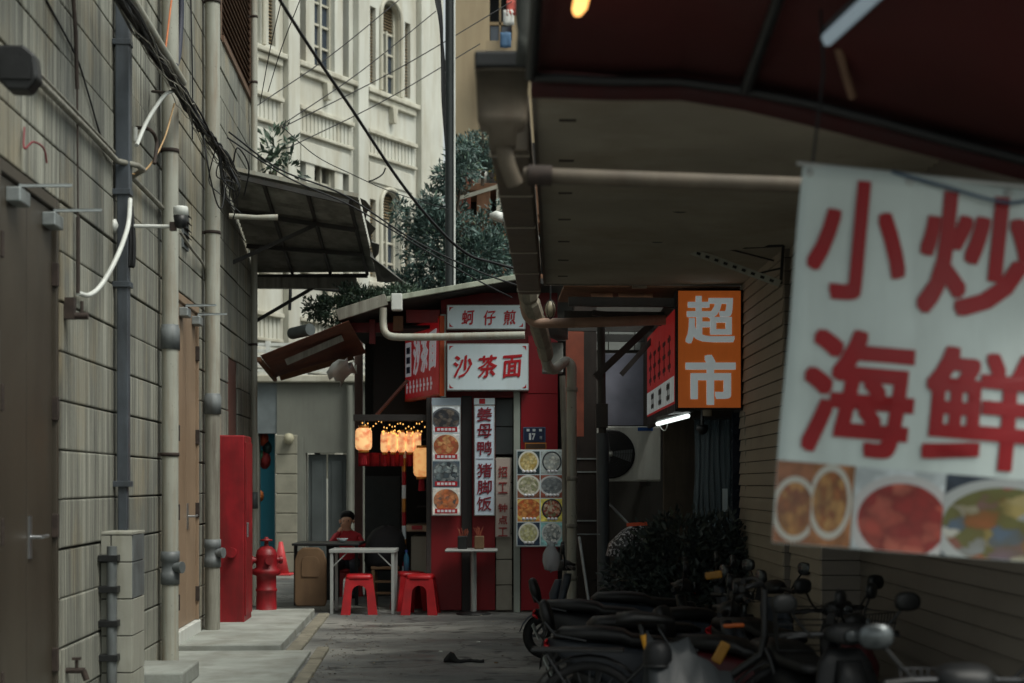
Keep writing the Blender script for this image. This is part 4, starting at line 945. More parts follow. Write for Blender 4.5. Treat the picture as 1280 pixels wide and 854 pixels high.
# ---------------------------------------------------------------- printed dishes
def dish(name, bgc, plate, foods, seed, r=(.46, .46), c=(.5, .5), sc_=7.0, rim=.8):
    m = bpy.data.materials.new(name); n, l, bs = nodes_of(m)
    uv = n.new('ShaderNodeTexCoord').outputs['UV']
    mp = n.new('ShaderNodeMapping'); mp.inputs['Location'].default_value = (-c[0] / r[0], -c[1] / r[1], 0); mp.inputs['Scale'].default_value = (1 / r[0], 1 / r[1], 1); l.new(uv, mp.inputs[0])
    ln = n.new('ShaderNodeVectorMath'); ln.operation = 'LENGTH'; l.new(mp.outputs[0], ln.inputs[0])
    of = n.new('ShaderNodeVectorMath'); of.operation = 'ADD'; of.inputs[1].default_value = (seed * 3.1, seed * 1.7, 0); l.new(mp.outputs[0], of.inputs[0])
    nz = n.new('ShaderNodeTexNoise'); nz.inputs['Scale'].default_value = 4; l.new(of.outputs[0], nz.inputs['Vector'])
    ad = n.new('ShaderNodeVectorMath'); ad.operation = 'MULTIPLY_ADD'; ad.inputs[1].default_value = (.35, .35, 0); l.new(nz.outputs['Color'], ad.inputs[0]); l.new(of.outputs[0], ad.inputs[2])
    vo = n.new('ShaderNodeTexVoronoi'); vo.inputs['Scale'].default_value = sc_ * .45; l.new(ad.outputs[0], vo.inputs['Vector'])
    hue = n.new('ShaderNodeSeparateColor'); l.new(vo.outputs['Color'], hue.inputs[0])
    k = len(foods); food = ramp(n, l, hue.outputs[0], [(i / k, f) for i, f in enumerate(foods)])
    food = mix(n, l, ramp(n, l, vo.outputs['Distance'], [(.3, (0, 0, 0)), (.8, (.6,) * 3)]), food, tuple(x * .3 for x in foods[0][:3]) + (1,))
    bgn = noise(n, l, of.outputs[0], 2.2)
    back = mix(n, l, ramp(n, l, bgn, [(.4, (0, 0, 0)), (.6, (1, 1, 1))]), bgc, tuple(min(1, x * 1.7 + .01) for x in bgc[:3]) + (1,))
    st = n.new('ShaderNodeValToRGB'); st.color_ramp.interpolation = 'CONSTANT'
    e = st.color_ramp.elements; e[0].position = 0; e[0].color = (0, 0, 0, 1); e[1].position = rim / 2; e[1].color = (1, 1, 1, 1)
    hf = n.new('ShaderNodeMath'); hf.operation = 'MULTIPLY'; hf.inputs[1].default_value = .5; l.new(ln.outputs['Value'], hf.inputs[0])
    l.new(hf.outputs[0], st.inputs[0])
    c1 = mix(n, l, st.outputs[0], food, plate)
    g2 = n.new('ShaderNodeMath'); g2.operation = 'GREATER_THAN'; g2.inputs[1].default_value = 1.0; l.new(ln.outputs['Value'], g2.inputs[0])
    l.new(mix(n, l, g2.outputs[0], c1, back), bs.inputs['Base Color']); bs.inputs['Roughness'].default_value = .3
    return m
OR, BR, CRM, GRN, WH = S(196, 110, 60), S(110, 60, 36), S(210, 180, 130), S(70, 96, 50), S(214, 216, 208)
DK = S(36, 40, 46)
# tall dish poster
t, x0, x1, z0, z1 = sign_box('dish_poster', 'tall poster of four noodle dishes with red captions beside the lanterns', 539.5, 576, 507, 645, DS - .12, .06, SIGNW, ALU)
MB().box(x0, x1, DS - .11, DS - .07, z1 + .003, z1 + .09).build('header_strip', mat('pale_blue_strip', S(150, 164, 176), .5, var=.1), t)
dd = DS - .128
pal = [(S(190, 196, 200), [S(46, 56, 66), S(84, 70, 60), S(120, 110, 100), S(40, 40, 46)]), (S(204, 204, 206), [OR, S(150, 80, 50), S(220, 170, 110), S(190, 90, 60)]), (S(60, 74, 86), [S(60, 74, 84), S(120, 136, 140), S(180, 190, 190), S(40, 48, 56)]), (S(200, 196, 190), [OR, S(200, 120, 80), S(60, 80, 84), S(210, 140, 90)])]
hs_ = (z1 - z0 - .02) / 4
for k in range(4):
    za = z1 - .01 - (k + 1) * hs_; pc, fd = pal[k]
    m = dish('dish_print_%d' % k, pc, WH if k in (1, 3) else S(90, 96, 104), fd, k + 1, (.54, .5) if k else (.56, .44), (.5, .54), 8, .86)
    MB(FRONT((0, dd, 0))).quaduv(x0 + .014, x1 - .014, za + .006, za + hs_ - .006).build('photo', m, t, uv=True)
    cp_ = MB(FRONT((0, dd, 0))).box((x0 + x1) / 2 - .13, (x0 + x1) / 2 + .13, za + .02, za + .075, .001, .003).build('caption', SIGNR, t)
    for q in range(5): MB(FRONT((0, dd, 0))).box((x0 + x1) / 2 - .105 + q * .044, (x0 + x1) / 2 - .073 + q * .044, za + .033, za + .062, .0035, .005).build('print_mark', WHT, cp_)
# vertical characters sign
t, x0, x1, z0, z1 = sign_box('vertical_sign', 'tall pale blue vertical sign with six dark red characters', 592.5, 618.5, 507, 645, DS - .12, .06, mat('pale_blue_sign', S(190, 206, 220), .4, var=.06, scale=2, bmp=0), ALU)
MB().box(x0, x1, DS - .11, DS - .07, z1 + .012, z1 + .085).build('header_strip', SIGNW, t)
MB().box(x0 + .06, x0 + .13, DS - .112, DS - .11, z1 + .02, z1 + .08).build('print_mark', SIGNR, t)
MAR = mat('maroon_vinyl', S(120, 28, 44), .5, var=.08, bmp=0)
M1 = FRONT((0, DS - .127, 0))
for ch, py in zip('姜母鸭猪脚饭', (518, 539, 560, 588, 609, 630)): write(t, M1, ch, X(605.5, DS - .12), Zp(py, DS - .12), .165, .16, MAR, nib=(.018, .022), warp=.02)
MB(M1).box(x0 + .02, x1 - .02, Zp(574.5, DS), Zp(573.5, DS), .001, .003).build('divider', mat('grey_line', S(130, 134, 150), .5), t)
# recruiting notice
t, x0, x1, z0, z1 = sign_box('notice_board', 'faded pinkish vertical notice with red characters right of the tall pale sign', 619, 638, 573, 672, DS - .06, .03, mat('faded_notice', S(172, 160, 152), .55, var=.08, scale=3), mat('notice_edge', S(150, 140, 134), .6))
M2 = FRONT((0, DS - .067, 0)); FR = mat('faded_red_ink', S(140, 50, 50), .6, bmp=0)
for ch, py in zip('招工钟点工', (590, 610, 635, 650, 665)): write(t, M2, ch, X(628.5, DS - .06), Zp(py, DS - .06), .105, .125 if py < 620 else .1, FR, nib=(.02, .02))
# number plate and little brass frame
t, x0, x1, z0, z1 = sign_box('house_number_plate', 'small dark blue house number plate reading 17 on the red panel', 654, 682, 534, 553, DS - .04, .012, mat('plate_blue', S(22, 36, 66), .35, var=.08, bmp=0), mat('plate_edge', S(60, 80, 110), .4))
M3 = FRONT((0, DS - .047, 0)); PW = mat('plate_white', S(190, 196, 200), .5, bmp=0)
for ch, px in (('1', 662.5), ('7', 667)): write(t, M3, ch, X(px, DS), Zp(546, DS), .022 if ch == '1' else .036, .07, PW, bold=.06)
write(t, M3, '号', X(676, DS), Zp(547.5, DS), .034, .036, PW)
for px in (660, 667.5, 675.5): MB(M3).box(X(px - 1.8, DS), X(px + 1.8, DS), Zp(539.5, DS), Zp(536.5, DS), .001, .003).build('print_mark', PW, t)
t, x0, x1, z0, z1 = sign_box('brass_plate', 'small brass framed plate under the blue house number', 656, 683, 553.5, 562, DS - .04, .012, mat('brown_plate', S(70, 50, 34), .5), mat('brass', S(170, 110, 50), .4, .3))
# menu board of eight dishes
dM = 17.45
t, x0, x1, z0, z1 = sign_box('menu_board', 'menu board with eight dish photos in a two by four grid', 644.5, 706, 562, 684, dM, .05, SIGNW, ALU)
specs = [(S(24, 44, 50), WH, [S(206, 186, 110), S(190, 160, 80), S(220, 205, 150)], (.42, .44)), (S(150, 160, 160), S(40, 48, 54), [WH, S(190, 196, 192), S(150, 160, 160)], (.4, .42)),
         (S(110, 66, 48), WH, [S(190, 190, 150), S(120, 130, 90), S(214, 210, 190)], (.48, .42)), (S(120, 64, 48), S(190, 194, 196), [S(170, 176, 178), S(80, 90, 96), S(130, 138, 142)], (.52, .4)),
         (S(190, 130, 60), S(216, 190, 110), [S(206, 110, 50), S(190, 80, 40), S(214, 150, 80)], (.6, .5)), (S(200, 190, 90), S(30, 36, 44), [S(180, 90, 50), S(200, 190, 170), S(90, 100, 60), S(150, 50, 40)], (.42, .42)),
         (S(22, 40, 60), WH, [S(200, 200, 150), S(190, 190, 130), S(206, 206, 170)], (.42, .42)), (S(120, 170, 172), S(190, 198, 198), [S(170, 180, 180), S(90, 100, 104), S(206, 210, 206)], (.42, .42))]
cw, chh = (x1 - x0 - .03) / 2, (z1 - z0 - .03) / 4
for k, (bgc, pl, fd, rr_) in enumerate(specs):
    r_, c_ = divmod(k, 2)
    m = dish('menu_print_%d' % k, bgc, pl, fd, k + 11, (rr_[0] * 1.1, rr_[1] * 1.1), (.5, .54), 9, .84)
    xa, za = x0 + .015 + c_ * cw, z1 - .015 - (r_ + 1) * chh
    ph = MB(FRONT((0, dM - .008, 0))).quaduv(xa + .006, xa + cw - .006, za + .006, za + chh - .006).build('photo', m, t, uv=True)
    nn = (4, 3, 3, 4, 4, 3, 3, 3)[k]
    for q in range(nn):
        MB(FRONT((xa + cw * .52 + (q - nn / 2 + .5) * .042, dM - .009, za + .036))).lathe([(0, 0.001), (.019, 0.001), (.019, .003), (0, .003)], 12).build('caption_disc', WHT, ph)
# ---------------------------------------------------------------- pipe in front of the fascia
MB().tube(curve_pts([at(479, 385, 17.15), at(479, 405, 17.15), at(482, 416, 17.12), at(492, 421, 17.1), at(520, 421.5, 17.1), at(560, 421, 17.1), at(656, 419, 17.05)], 6), .042, 14).build('drainpipe', PVC, label='pale horizontal drainpipe crossing in front of the shop signs', cat='pipe')
# ---------------------------------------------------------------- lanterns, lights
def lantern_mat(name, a, b, st):
    m = bpy.data.materials.new(name); n, l, bs = nodes_of(m)
    pos = n.new('ShaderNodeNewGeometry').outputs['Position']
    nz = noise(n, l, pos, 13, 2, .5)
    c = mix(n, l, ramp(n, l, nz, [(.42, (0, 0, 0)), (.78, (1, 1, 1))]), a, b)
    l.new(c, bs.inputs['Base Color']); l.new(c, bs.inputs['Emission Color']); bs.inputs['Emission Strength'].default_value = st; return m
LANT = lantern_mat('lit_lantern_paper', S(255, 198, 136), S(200, 84, 52), .5)
LANT2 = lantern_mat('dim_lantern_paper', S(240, 180, 112), S(204, 116, 66), .42)
REDC = mat('red_cloth', S(150, 20, 34), .8, var=.15)
GOLD = mat('gold_trim', S(190, 130, 60), .4, .4)
BULB = emit('warm_bulb', S(255, 190, 100), 1.0)
def lantern(label, px, py, d_, w, h, m, group):
    c = at(px, py, d_); t_ = thing('paper_lantern', label, 'lantern', (c.x, c.y, c.z - h / 2), 0, group)
    T_ = Matrix.Translation(c); pr = [(w * .30, -h / 2), (w * .42, -h * .46), (w * .49, -h * .36), (w * .5, 0), (w * .49, h * .36), (w * .42, h * .46), (w * .30, h / 2)]
    prof = []
    for i in range(len(pr) - 1):
        for k in range(4):
            u = k / 4; r_, z_ = pr[i][0] * (1 - u) + pr[i + 1][0] * u, pr[i][1] * (1 - u) + pr[i + 1][1] * u; prof.append((r_ * (1 - .02 * (k % 2)), z_))
    MB(T_).lathe(prof + [pr[-1]], 20).build('shade', m, t_)
    for s_ in (-1, 1): MB(T_).lathe([(0, s_ * (h / 2 + .03)), (w * .31, s_ * (h / 2 + .03)), (w * .31, s_ * h / 2), (0, s_ * h / 2)], 16).build('cap', GOLD, t_)
    MB(T_).tube([(0, 0, h / 2 + .03), (0, 0, h / 2 + .16)], .006, 5).build('cord', RUBBER, t_)
    b_ = MB(T_)
    for k in range(10):
        a = k * .628; b_.tube([(math.cos(a) * w * .12, math.sin(a) * w * .12, -h / 2 - .02), (math.cos(a) * w * .16, math.sin(a) * w * .16, -h / 2 - .17)], .009, 5)
    b_.build('tassel', REDC, t_); return t_
GL = 'lanterns hung in the shop corner'
lantern('leftmost glowing paper lantern in the shop corner', 454.5, 549, 17.9, .2, .26, LANT, GL)
for k, px in enumerate((481, 491.5, 502, 512.5, 522)):
    lantern(('first', 'second', 'third', 'fourth', 'fifth')[k] + ' from left in the tight row of five glowing lanterns', px, 553, 18.5, .105, .24, LANT, GL)
lantern('large pale lantern hanging lower, partly behind the shop post', 527, 578, 18.05, .2, .34, LANT2, GL)
t = thing('string_lights', 'string of tiny warm bulbs along the beam above the lanterns', 'lights', at(490, 535, 18.1))
b = MB(); wv = MB(); rr = random.Random(4); line = []
for k in range(24):
    u = k / 23; p = at(453 + u * 78, 531 + 2 * math.sin(u * 19) + rr.uniform(-4, 4), 18.0 + rr.uniform(0, .1)); line.append(p)
    if k % 1 == 0: b.add([p + Vector(q) * .009 for q in ((1, 0, 0), (-1, 0, 0), (0, 1, 0), (0, -1, 0), (0, 0, 1.4), (0, 0, -1.4))], [(0, 2, 4), (2, 1, 4), (1, 3, 4), (3, 0, 4), (2, 0, 5), (1, 2, 5), (3, 1, 5), (0, 3, 5)])
for k in range(26):
    p = at(477 + rr.uniform(0, 50), 541 + rr.uniform(-3, 4), 18.25); b.add([p + Vector(q) * .010 for q in ((1, 0, 0), (-1, 0, 0), (0, 1, 0), (0, -1, 0), (0, 0, 1.4), (0, 0, -1.4))], [(0, 2, 4), (2, 1, 4), (1, 3, 4), (3, 0, 4), (2, 0, 5), (1, 2, 5), (3, 1, 5), (0, 3, 5)])
bl = b.build('bulb', BULB, t); bl['kind'] = 'stuff'
wv.tube(line, .004, 4).build('wire', RUBBER, t)
for a, c in ((448, 462), (463, 474), (475, 487), (488, 499), (500, 511), (512, 528)):
    pass
t = thing('red_valance', 'dark red cloth valance hanging under the row of lanterns', 'cloth', at(488, 584, 18.7))
for k, (a, c) in enumerate(((448, 462), (462.5, 474), (474.5, 487), (487.5, 499), (499.5, 511), (511.5, 529))):
    g_ = [[at(a + (c - a) * j / 4, 566 + (582 + (k % 2)) / 1.0 * 0 + i * 5.6, 18.72 + .015 * math.sin(j * 2.2 + k)) for j in range(5)] for i in range(4)]
    MB().sheet(g_, True).build('cloth_panel', REDC, t, solid=.005, fix=False)
# red-white banded pole
t = thing('banded_pole', 'slim red and white banded pole standing inside the shop corner', 'pole', (X(505, 18.6), 18.6, 0))
for k in range(12):
    MB().tube([(X(505, 18.6), 18.6, k * .165), (X(505, 18.6), 18.6, (k + 1) * .165)], .026, 10).build('band', (SIGNW, REDB, GOLD)[(k + 1) % 3], t)
# counter and box in the corner
t = thing('serving_counter', 'pale serving counter inside the shop corner behind the red stools', 'counter', (X(527, 18.9), 18.9, 0))
MB().box(X(515, 18.9), X(540, 18.9), 18.7, 19.3, 0, Zp(670, 18.9)).build('cabinet', mat('beige_panel', S(150, 146, 132), .6, var=.1), t, bevel=.01)
MB().box(X(506, 18.9), X(540, 18.9), 18.62, 19.4, Zp(664, 18.9), Zp(656, 18.9)).build('counter_top', mat('steel_top', S(150, 130, 110), .35, .4), t, bevel=.008)
MB().box(X(515, 18.6), X(528, 18.6), 18.55, 18.61, Zp(662, 18.6), Zp(657, 18.6)).build('red_label', REDB, t)
# ---------------------------------------------------------------- furniture in front of the shop
STOOLR = mat('red_plastic', S(160, 18, 26), .4, var=.18, scale=9, dirt=S(120, 26, 28), dirt_amt=.5, bmp=0)
def make_stool():
    t_ = thing('plastic_stool', '', 'stool')
    Hs, a0, a1 = .46, .15, .205        # height, half top, half foot
    def leg_pt(sx_, sy_, u, inset=0): a = a1 + (a0 - a1) * u; return Vector((sx_ * (a - inset), sy_ * (a - inset), u * (Hs - .03)))
    MB().loft([((0, 0, Hs - .06), (a0 + .012, 0, 0), (0, a0 + .012, 0)), ((0, 0, Hs - .02), (a0 + .004, 0, 0), (0, a0 + .004, 0)), ((0, 0, Hs - .004), (a0 - .012, 0, 0), (0, a0 - .012, 0)), ((0, 0, Hs), (a0 - .03, 0, 0), (0, a0 - .03, 0))], 24, 6).build('seat', STOOLR, t_)
    MB().lathe([(.02, Hs + .001), (.03, Hs + .001), (.03, Hs - .01), (.02, Hs - .01)], 12).build('seat_hole', STOOLR, t_)
    for ax in range(4):
        Rz = Matrix.Rotation(ax * math.pi / 2, 4, 'Z')
        # arched side panel
        n = 10; zt = Hs - .05; wi = .085; za = .25
        outer = [(-a1, 0), (-a0, zt), (a0, zt), (a1, 0)]
        inner = [(a1 - .105, 0)] + [(wi * math.cos(k * math.pi / n), za + .085 * math.sin(k * math.pi / n)) for k in range(n + 1)] + [(-(a1 - .105), 0)]
        V = []; 
        yo = lambda z: -(a1 + (a0 - a1) * z / zt)
        L = outer[:2] + outer[2:]
        # triangulated as strip between outer and inner outlines
        outp = [(-a1, 0)] + [(-(a1 + (a0 - a1) * u), zt * u) for u in (.3, .6, .85)] + [(-a0, zt)] + [(-a0 + 2 * a0 * k / 4, zt) for k in (1, 2, 3)] + [(a0, zt)] + [((a1 + (a0 - a1) * u), zt * u) for u in (.85, .6, .3)] + [(a1, 0)]
        inp = inner[::-1]
        b_ = MB(Rz)
        m_ = len(outp)
        inp2 = [inp[round(k * (len(inp) - 1) / (m_ - 1))] for k in range(m_)]
        vv = [(x_, yo(z_), z_) for x_, z_ in outp] + [(x_, yo(z_) + .004, z_) for x_, z_ in inp2]
        b_.add(vv, [(k, k + 1, m_ + k + 1, m_ + k) for k in range(m_ - 1)])
        b_.build('leg_panel', STOOLR, t_, solid=.012, fix=True)
    return t_
st = make_stool()
gS = 'red plastic stools at the shop'
place(st, (X(449, 17.6), 17.6, 0), .1); tag(st, 'red plastic stool under the metal framed table', None, gS)
dup(st, (X(526, 17.55), 17.55, 0), -.05, 'red plastic stool right of the table, nearer of two', gS)
dup(st, (X(513, 18.1), 18.1, 0), .3, 'red plastic stool right of the table, half hidden behind another stool', gS)
TBL = mat('pale_table_metal', S(160, 164, 162), .4, .2, var=.1)
t = thing('metal_table', 'narrow table with pale metal frame and straight legs', 'table', (X(452, 17.7), 17.7, 0))
xa, xb, yt = X(411, 17.5), X(494, 17.5), Zp(687, 17.5)
MB().box(xa, xb, 17.5, 18.05, yt - .04, yt).build('table_top', TBL, t, bevel=.006)
for px in (xa + .03, xb - .03):
    for yy in (17.53, 18.02): MB().box(px - .018, px + .018, yy - .018, yy + .018, 0, yt - .04).build('leg', TBL, t, bevel=.003)
for s_, px in ((1, xa + .04), (-1, xb - .04)): MB().beam((px, 17.53, yt - .2), (px + s_ * .16, 17.53, yt - .045), .02, .012).build('brace', TBL, t)
# folding table with dark top and brown end leaf
BRL = mat('brown_table_leaf', S(112, 88, 64), .6, var=.2, scale=4, dirt=S(78, 60, 46), dirt_amt=.4)
t = thing('folding_table', 'dark topped table with a brown rounded end panel', 'table', (X(400, 18.3), 18.3, 0))
z1 = Zp(679, 18.2)
MB().box(X(366, 18.2), X(450, 18.2), 18.1, 18.9, z1 - .03, z1).build('table_top', BLACKP, t, bevel=.01)
b = MB(FRONT((X(388, 18.0), 18.0, 0))); hw = .19; ol = [(-hw, .1), (-hw + .02, .0 + .05), (hw - .02, .05), (hw, .1), (hw, z1 - .2), (hw - .04, z1 - .09), (hw - .1, z1 - .045), (-hw + .1, z1 - .045), (-hw + .04, z1 - .09), (-hw, z1 - .2)]
b.prism([(x_, y_, 0) for x_, y_ in ol], (0, 0, -.05)); lf = b.build('end_panel', BRL, t, bevel=.015)
b = MB(FRONT((X(388, 18.0), 17.995, 0))); b.prism([(x_ * .55, .52 + (y_ - .4) * .35, 0) for x_, y_ in ol], (0, 0, .008)); b.build('inset', BRL, lf, bevel=.004)
for px in (370, 446): MB().box(X(px, 18.8) - .02, X(px, 18.8) + .02, 18.75, 18.8, 0, z1 - .03).build('leg', BLACKP, t)
MB().box(X(408, 18.3), X(418, 18.3), 18.3, 18.85, .1, z1 - .03).build('side_panel', BLACKP, t)
# pedestal table with chopstick holders
t = thing('pedestal_table', 'small pale pedestal table against the red shop front', 'table', (X(592, 17.5), 17.5, 0))
zt = Zp(686, 17.5); cx_ = X(592, 17.5)
MB().box(X(557, 17.5), X(622, 17.5), 17.25, 17.72, zt - .03, zt).build('table_top', TBL, t, bevel=.012)
MB(Matrix.Translation((cx_, 17.5, 0))).lathe([(.035, 0.03), (.035, zt - .03)], 12).build('column', TBL, t)
MB(Matrix.Translation((cx_, 17.5, 0))).lathe([(0, 0), (.2, 0), (.2, .012), (.06, .035), (0, .035)], 20).build('base', BLACKP, t)
def holder(label, px, c_, seed):
    p = Vector((X(px, 17.4), 17.42, zt)); t_ = thing('chopstick_holder', label, 'holder', p); T_ = Matrix.Translation(p); rnd = random.Random(seed)
    b_ = MB(T_).box(-.055, .055, -.05, .05, 0, .15).build('box', c_, t_, bevel=.01)
    b_ = MB(T_)
    for k in range(14): b_.tube([(rnd.uniform(-.035, .035), rnd.uniform(-.03, .03), .05), (rnd.uniform(-.075, .075), rnd.uniform(-.04, .04), rnd.uniform(.2, .26))], .004, 5)
    b_.build('chopsticks', mat('chopstick_red', S(150, 80, 62), .6), t_)
holder('black chopstick holder on the pedestal table', 578, BLACKP, 1); holder('brown chopstick holder on the pedestal table', 599, BRL, 2)
# chair with dark jacket behind the table
t = thing('wooden_chair', 'wooden chair with dark legs behind the metal table', 'chair', (X(482, 18.6), 18.6, 0))
for px in (468, 497):
    for yy in (18.45, 18.8): MB().box(X(px, 18.6) - .02, X(px, 18.6) + .02, yy - .02, yy + .02, 0, .46).build('leg', BRL, t)
MB().box(X(465, 18.6), X(500, 18.6), 18.42, 18.83, .46, .5).build('seat', BRL, t, bevel=.01)
for z in (.16, .3): MB().box(X(468, 18.6), X(497, 18.6), 18.44, 18.46, z, z + .03).build('stretcher', BRL, t)
MB().box(X(467, 18.6), X(498, 18.6), 18.8, 18.84, .5, .92).build('backrest', BRL, t, bevel=.01)
b = MB(); c = Vector((X(482, 18.6), 18.66, 0)); rr = random.Random(6)
secs = [(.44, .2, .22), (.56, .25, .25), (.7, .26, .24), (.84, .24, .2), (.92, .19, .15), (.97, .11, .09), (.985, .03, .03)]
b.loft([(c + Vector((.02 * math.sin(z * 9), 0, z)), (w_, 0, 0), (0, h_, 0)) for z, w_, h_ in secs], 22, 2.6)
for v in b.v: v += Vector((rr.gauss(0, .008), rr.gauss(0, .008), rr.gauss(0, .006)))
b.build('jacket', mat('black_padded_cloth', S(24, 25, 28), .8, var=.3, scale=14, bmp=.4), label='black padded jacket heaped over the wooden chair', cat='jacket')
# ---------------------------------------------------------------- seated person in red
def skinned(name, joints, edges, mats, pick, parent):
    me = bpy.data.meshes.new(name); inv = W[parent].inverted()
    me.from_pydata([inv @ Vector(j[0]) for j in joints], edges, [])
    o = bpy.data.objects.new(name, me); COL.objects.link(o)
    sm_ = o.modifiers.new('skin', 'SKIN'); sm_.use_smooth_shade = True
    bm_ = bmesh.new(); bm_.from_mesh(me); lay = bm_.verts.layers.skin.verify()
    for v, j in zip(bm_.verts, joints): v[lay].radius = (j[1], j[1] if len(j) < 3 else j[2])
    bm_.verts.ensure_lookup_table(); bm_.verts[0][lay].use_root = True
    bm_.to_mesh(me); bm_.free()
    ss = o.modifiers.new('sub', 'SUBSURF'); ss.levels = ss.render_levels = 2
    bpy.context.view_layer.update()
    m2 = bpy.data.meshes.new_from_object(o.evaluated_get(bpy.context.evaluated_depsgraph_get()))
    bpy.data.objects.remove(o)
    for m in mats: 
        if m.name not in [x.name for x in m2.materials if x]: m2.materials.append(m)
    for p in m2.polygons: p.material_index = pick(W[parent] @ p.center); p.use_smooth = True
    o = bpy.data.objects.new(name, m2); COL.objects.link(o); o.parent = parent; W[o] = W[parent]; return o
pp = Vector((X(434, 20.3), 20.3, 0))
t = thing('person', 'person in a red jacket seated at the dark table, hand raised to the mouth', 'person', pp)
SKIN = mat('skin', S(222, 172, 142), .5, var=.06, bmp=0); JACK = mat('red_jacket', S(206, 56, 66), .7, var=.15, scale=6); TROU = mat('dark_trousers', S(36, 38, 46), .8)
P_ = lambda x_, y_, z_: pp + Vector((x_, y_, z_))
J = [(P_(0, .1, .42), .13), (P_(0, .07, .56), .13), (P_(0, .02, .7), .14), (P_(0, 0, .8), .12), (P_(0, -.03, .88), .055), (P_(0, -.05, .95), .06), (P_(0, -.06, 1.0), .085), (P_(0, -.06, 1.07), .075),
     (P_(-.15, .0, .79), .06), (P_(-.22, -.14, .66), .045), (P_(-.1, -.24, .82), .036), (P_(-.045, -.2, .93), .03),
     (P_(.15, .0, .79), .06), (P_(.24, -.1, .64), .045), (P_(.16, -.32, .7), .036), (P_(.1, -.4, .71), .03),
     (P_(-.1, .02, .42), .085), (P_(-.13, -.35, .44), .065), (P_(-.13, -.36, .06), .045), (P_(-.13, -.48, .03), .035),
     (P_(.1, .02, .42), .085), (P_(.13, -.35, .44), .065), (P_(.13, -.36, .06), .045), (P_(.13, -.48, .03), .035)]
E_ = [(0, 1), (1, 2), (2, 3), (3, 4), (4, 5), (5, 6), (6, 7), (3, 8), (8, 9), (9, 10), (10, 11), (3, 12), (12, 13), (13, 14), (14, 15), (0, 16), (16, 17), (17, 18), (18, 19), (0, 20), (20, 21), (21, 22), (22, 23)]
def pick(c):
    q = c - pp
    if q.z > .875 or (q - Vector((-.05, -.2, .92))).length < .07 or (q - Vector((.11, -.4, .71))).length < .06: return 0
    return 1 if q.z > .5 else 2
body = skinned('body', J, E_, [SKIN, JACK, TROU], pick, t)
HAIR = mat('black_hair', S(22, 20, 20), .6, var=.2)
b = MB(); hc = P_(0, -.005, 1.06)
b.loft([(hc + Vector((0, .03, -.085)), (.06, 0, 0), (0, .05, 0)), (hc + Vector((0, .025, -.04)), (.092, 0, 0), (0, .08, 0)), (hc + Vector((0, .01, .01)), (.1, 0, 0), (0, .1, 0)), (hc + Vector((0, 0, .05)), (.088, 0, 0), (0, .092, 0)), (hc + Vector((0, 0, .078)), (.055, 0, 0), (0, .06, 0)), (hc + Vector((0, 0, .088)), (.015, 0, 0), (0, .015, 0))], 18, 2.2).build('hair', HAIR, t)
for s_ in (-1, 1):
    MB(Matrix.Translation(P_(s_ * .032, -.137, 1.01))).lathe([(0, -.008), (.009, 0), (0, .008)], 8).build('eye', BLACKP, t)
    MB(Matrix.Translation(P_(s_ * .088, -.05, 1.0))).lathe([(0, -.03), (.014, -.01), (.016, .015), (0, .03)], 8).build('ear', SKIN, t)
MB().loft([(P_(0, -.14, 1.015), (.008, 0, 0), (0, .012, 0)), (P_(0, -.155, .985), (.014, 0, 0), (0, .012, 0)), (P_(0, -.14, .975), (.01, 0, 0), (0, .008, 0))], 8, 2).build('nose', SKIN, t)
b = MB()
for k in range(5):
    a = P_(-.05 + .014 * k, -.2, .93); b.tube([a, a + Vector((.004 * (k - 2), -.012, .03)), a + Vector((.012, .008, .055 - .004 * abs(k - 2)))], [.009, .0085, .007], 7)
b.build('fingers', SKIN, t)
t2 = dup(st, (pp.x, pp.y + .08, 0), .2, 'red plastic stool that the person in red sits on', gS); t2.scale = (.9, .9, .8)
# a small bowl and bottle on the dark table
b = MB(Matrix.Translation((X(428, 18.4), 18.4, Zp(679, 18.2)))).lathe([(0, .002), (.03, .002), (.075, .05), (.07, .05), (.028, .01), (0, .01)], 18).build('bowl', SIGNW, label='white bowl on the dark topped table', cat='bowl')
t = thing('water_bottle', 'clear bottle with blue cap beside the black jacket', 'bottle', (X(508, 18.2), 18.2, .5))
MB(Matrix.Translation((X(508, 18.2), 18.2, .46))).lathe([(0, 0), (.035, 0), (.035, .16), (.014, .21), (.014, .23), (0, .23)], 14).build('body', mat('bottle_blue', S(70, 130, 160), .2), t)
MB(Matrix.Translation((X(508, 18.2), 18.2, .46))).lathe([(.017, .22), (.017, .25), (0, .25)], 12).build('cap', mat('cap_blue', S(40, 70, 150), .4), t)
# ---------------------------------------------------------------- right building: siding in stepped bays
SIDING = mat('brown_grey_siding', S(110, 103, 94), .65, var=.12, scale=1.0, dirt=S(84, 76, 68), dirt_amt=.35, streak=False)
SIDING_LIT = mat('brown_siding_lit', S(156, 146, 130), .65, var=.12, scale=1.0, dirt=S(100, 90, 78), dirt_amt=.35, streak=False)  # lighter copy of the siding: alley light on left-facing steps put into the colour
rb = thing('right_building', 'building with brown horizontal siding stepping along the right side of the alley', 'building', (2.4, 9, 0))
XR = 2.3
FACES = [((6.0, 6.0), (XR, 6.0), SIDING), ((XR, 6.0), (XR, 10.0), SIDING), ((XR, 10.0), (2.04, 10.0), SIDING), ((2.04, 10.0), (2.04, 11.1), SIDING_LIT), ((2.04, 11.1), (1.99, 11.1), SIDING), ((1.99, 11.1), (1.99, 13.2), SIDING_LIT)]
PH = .098
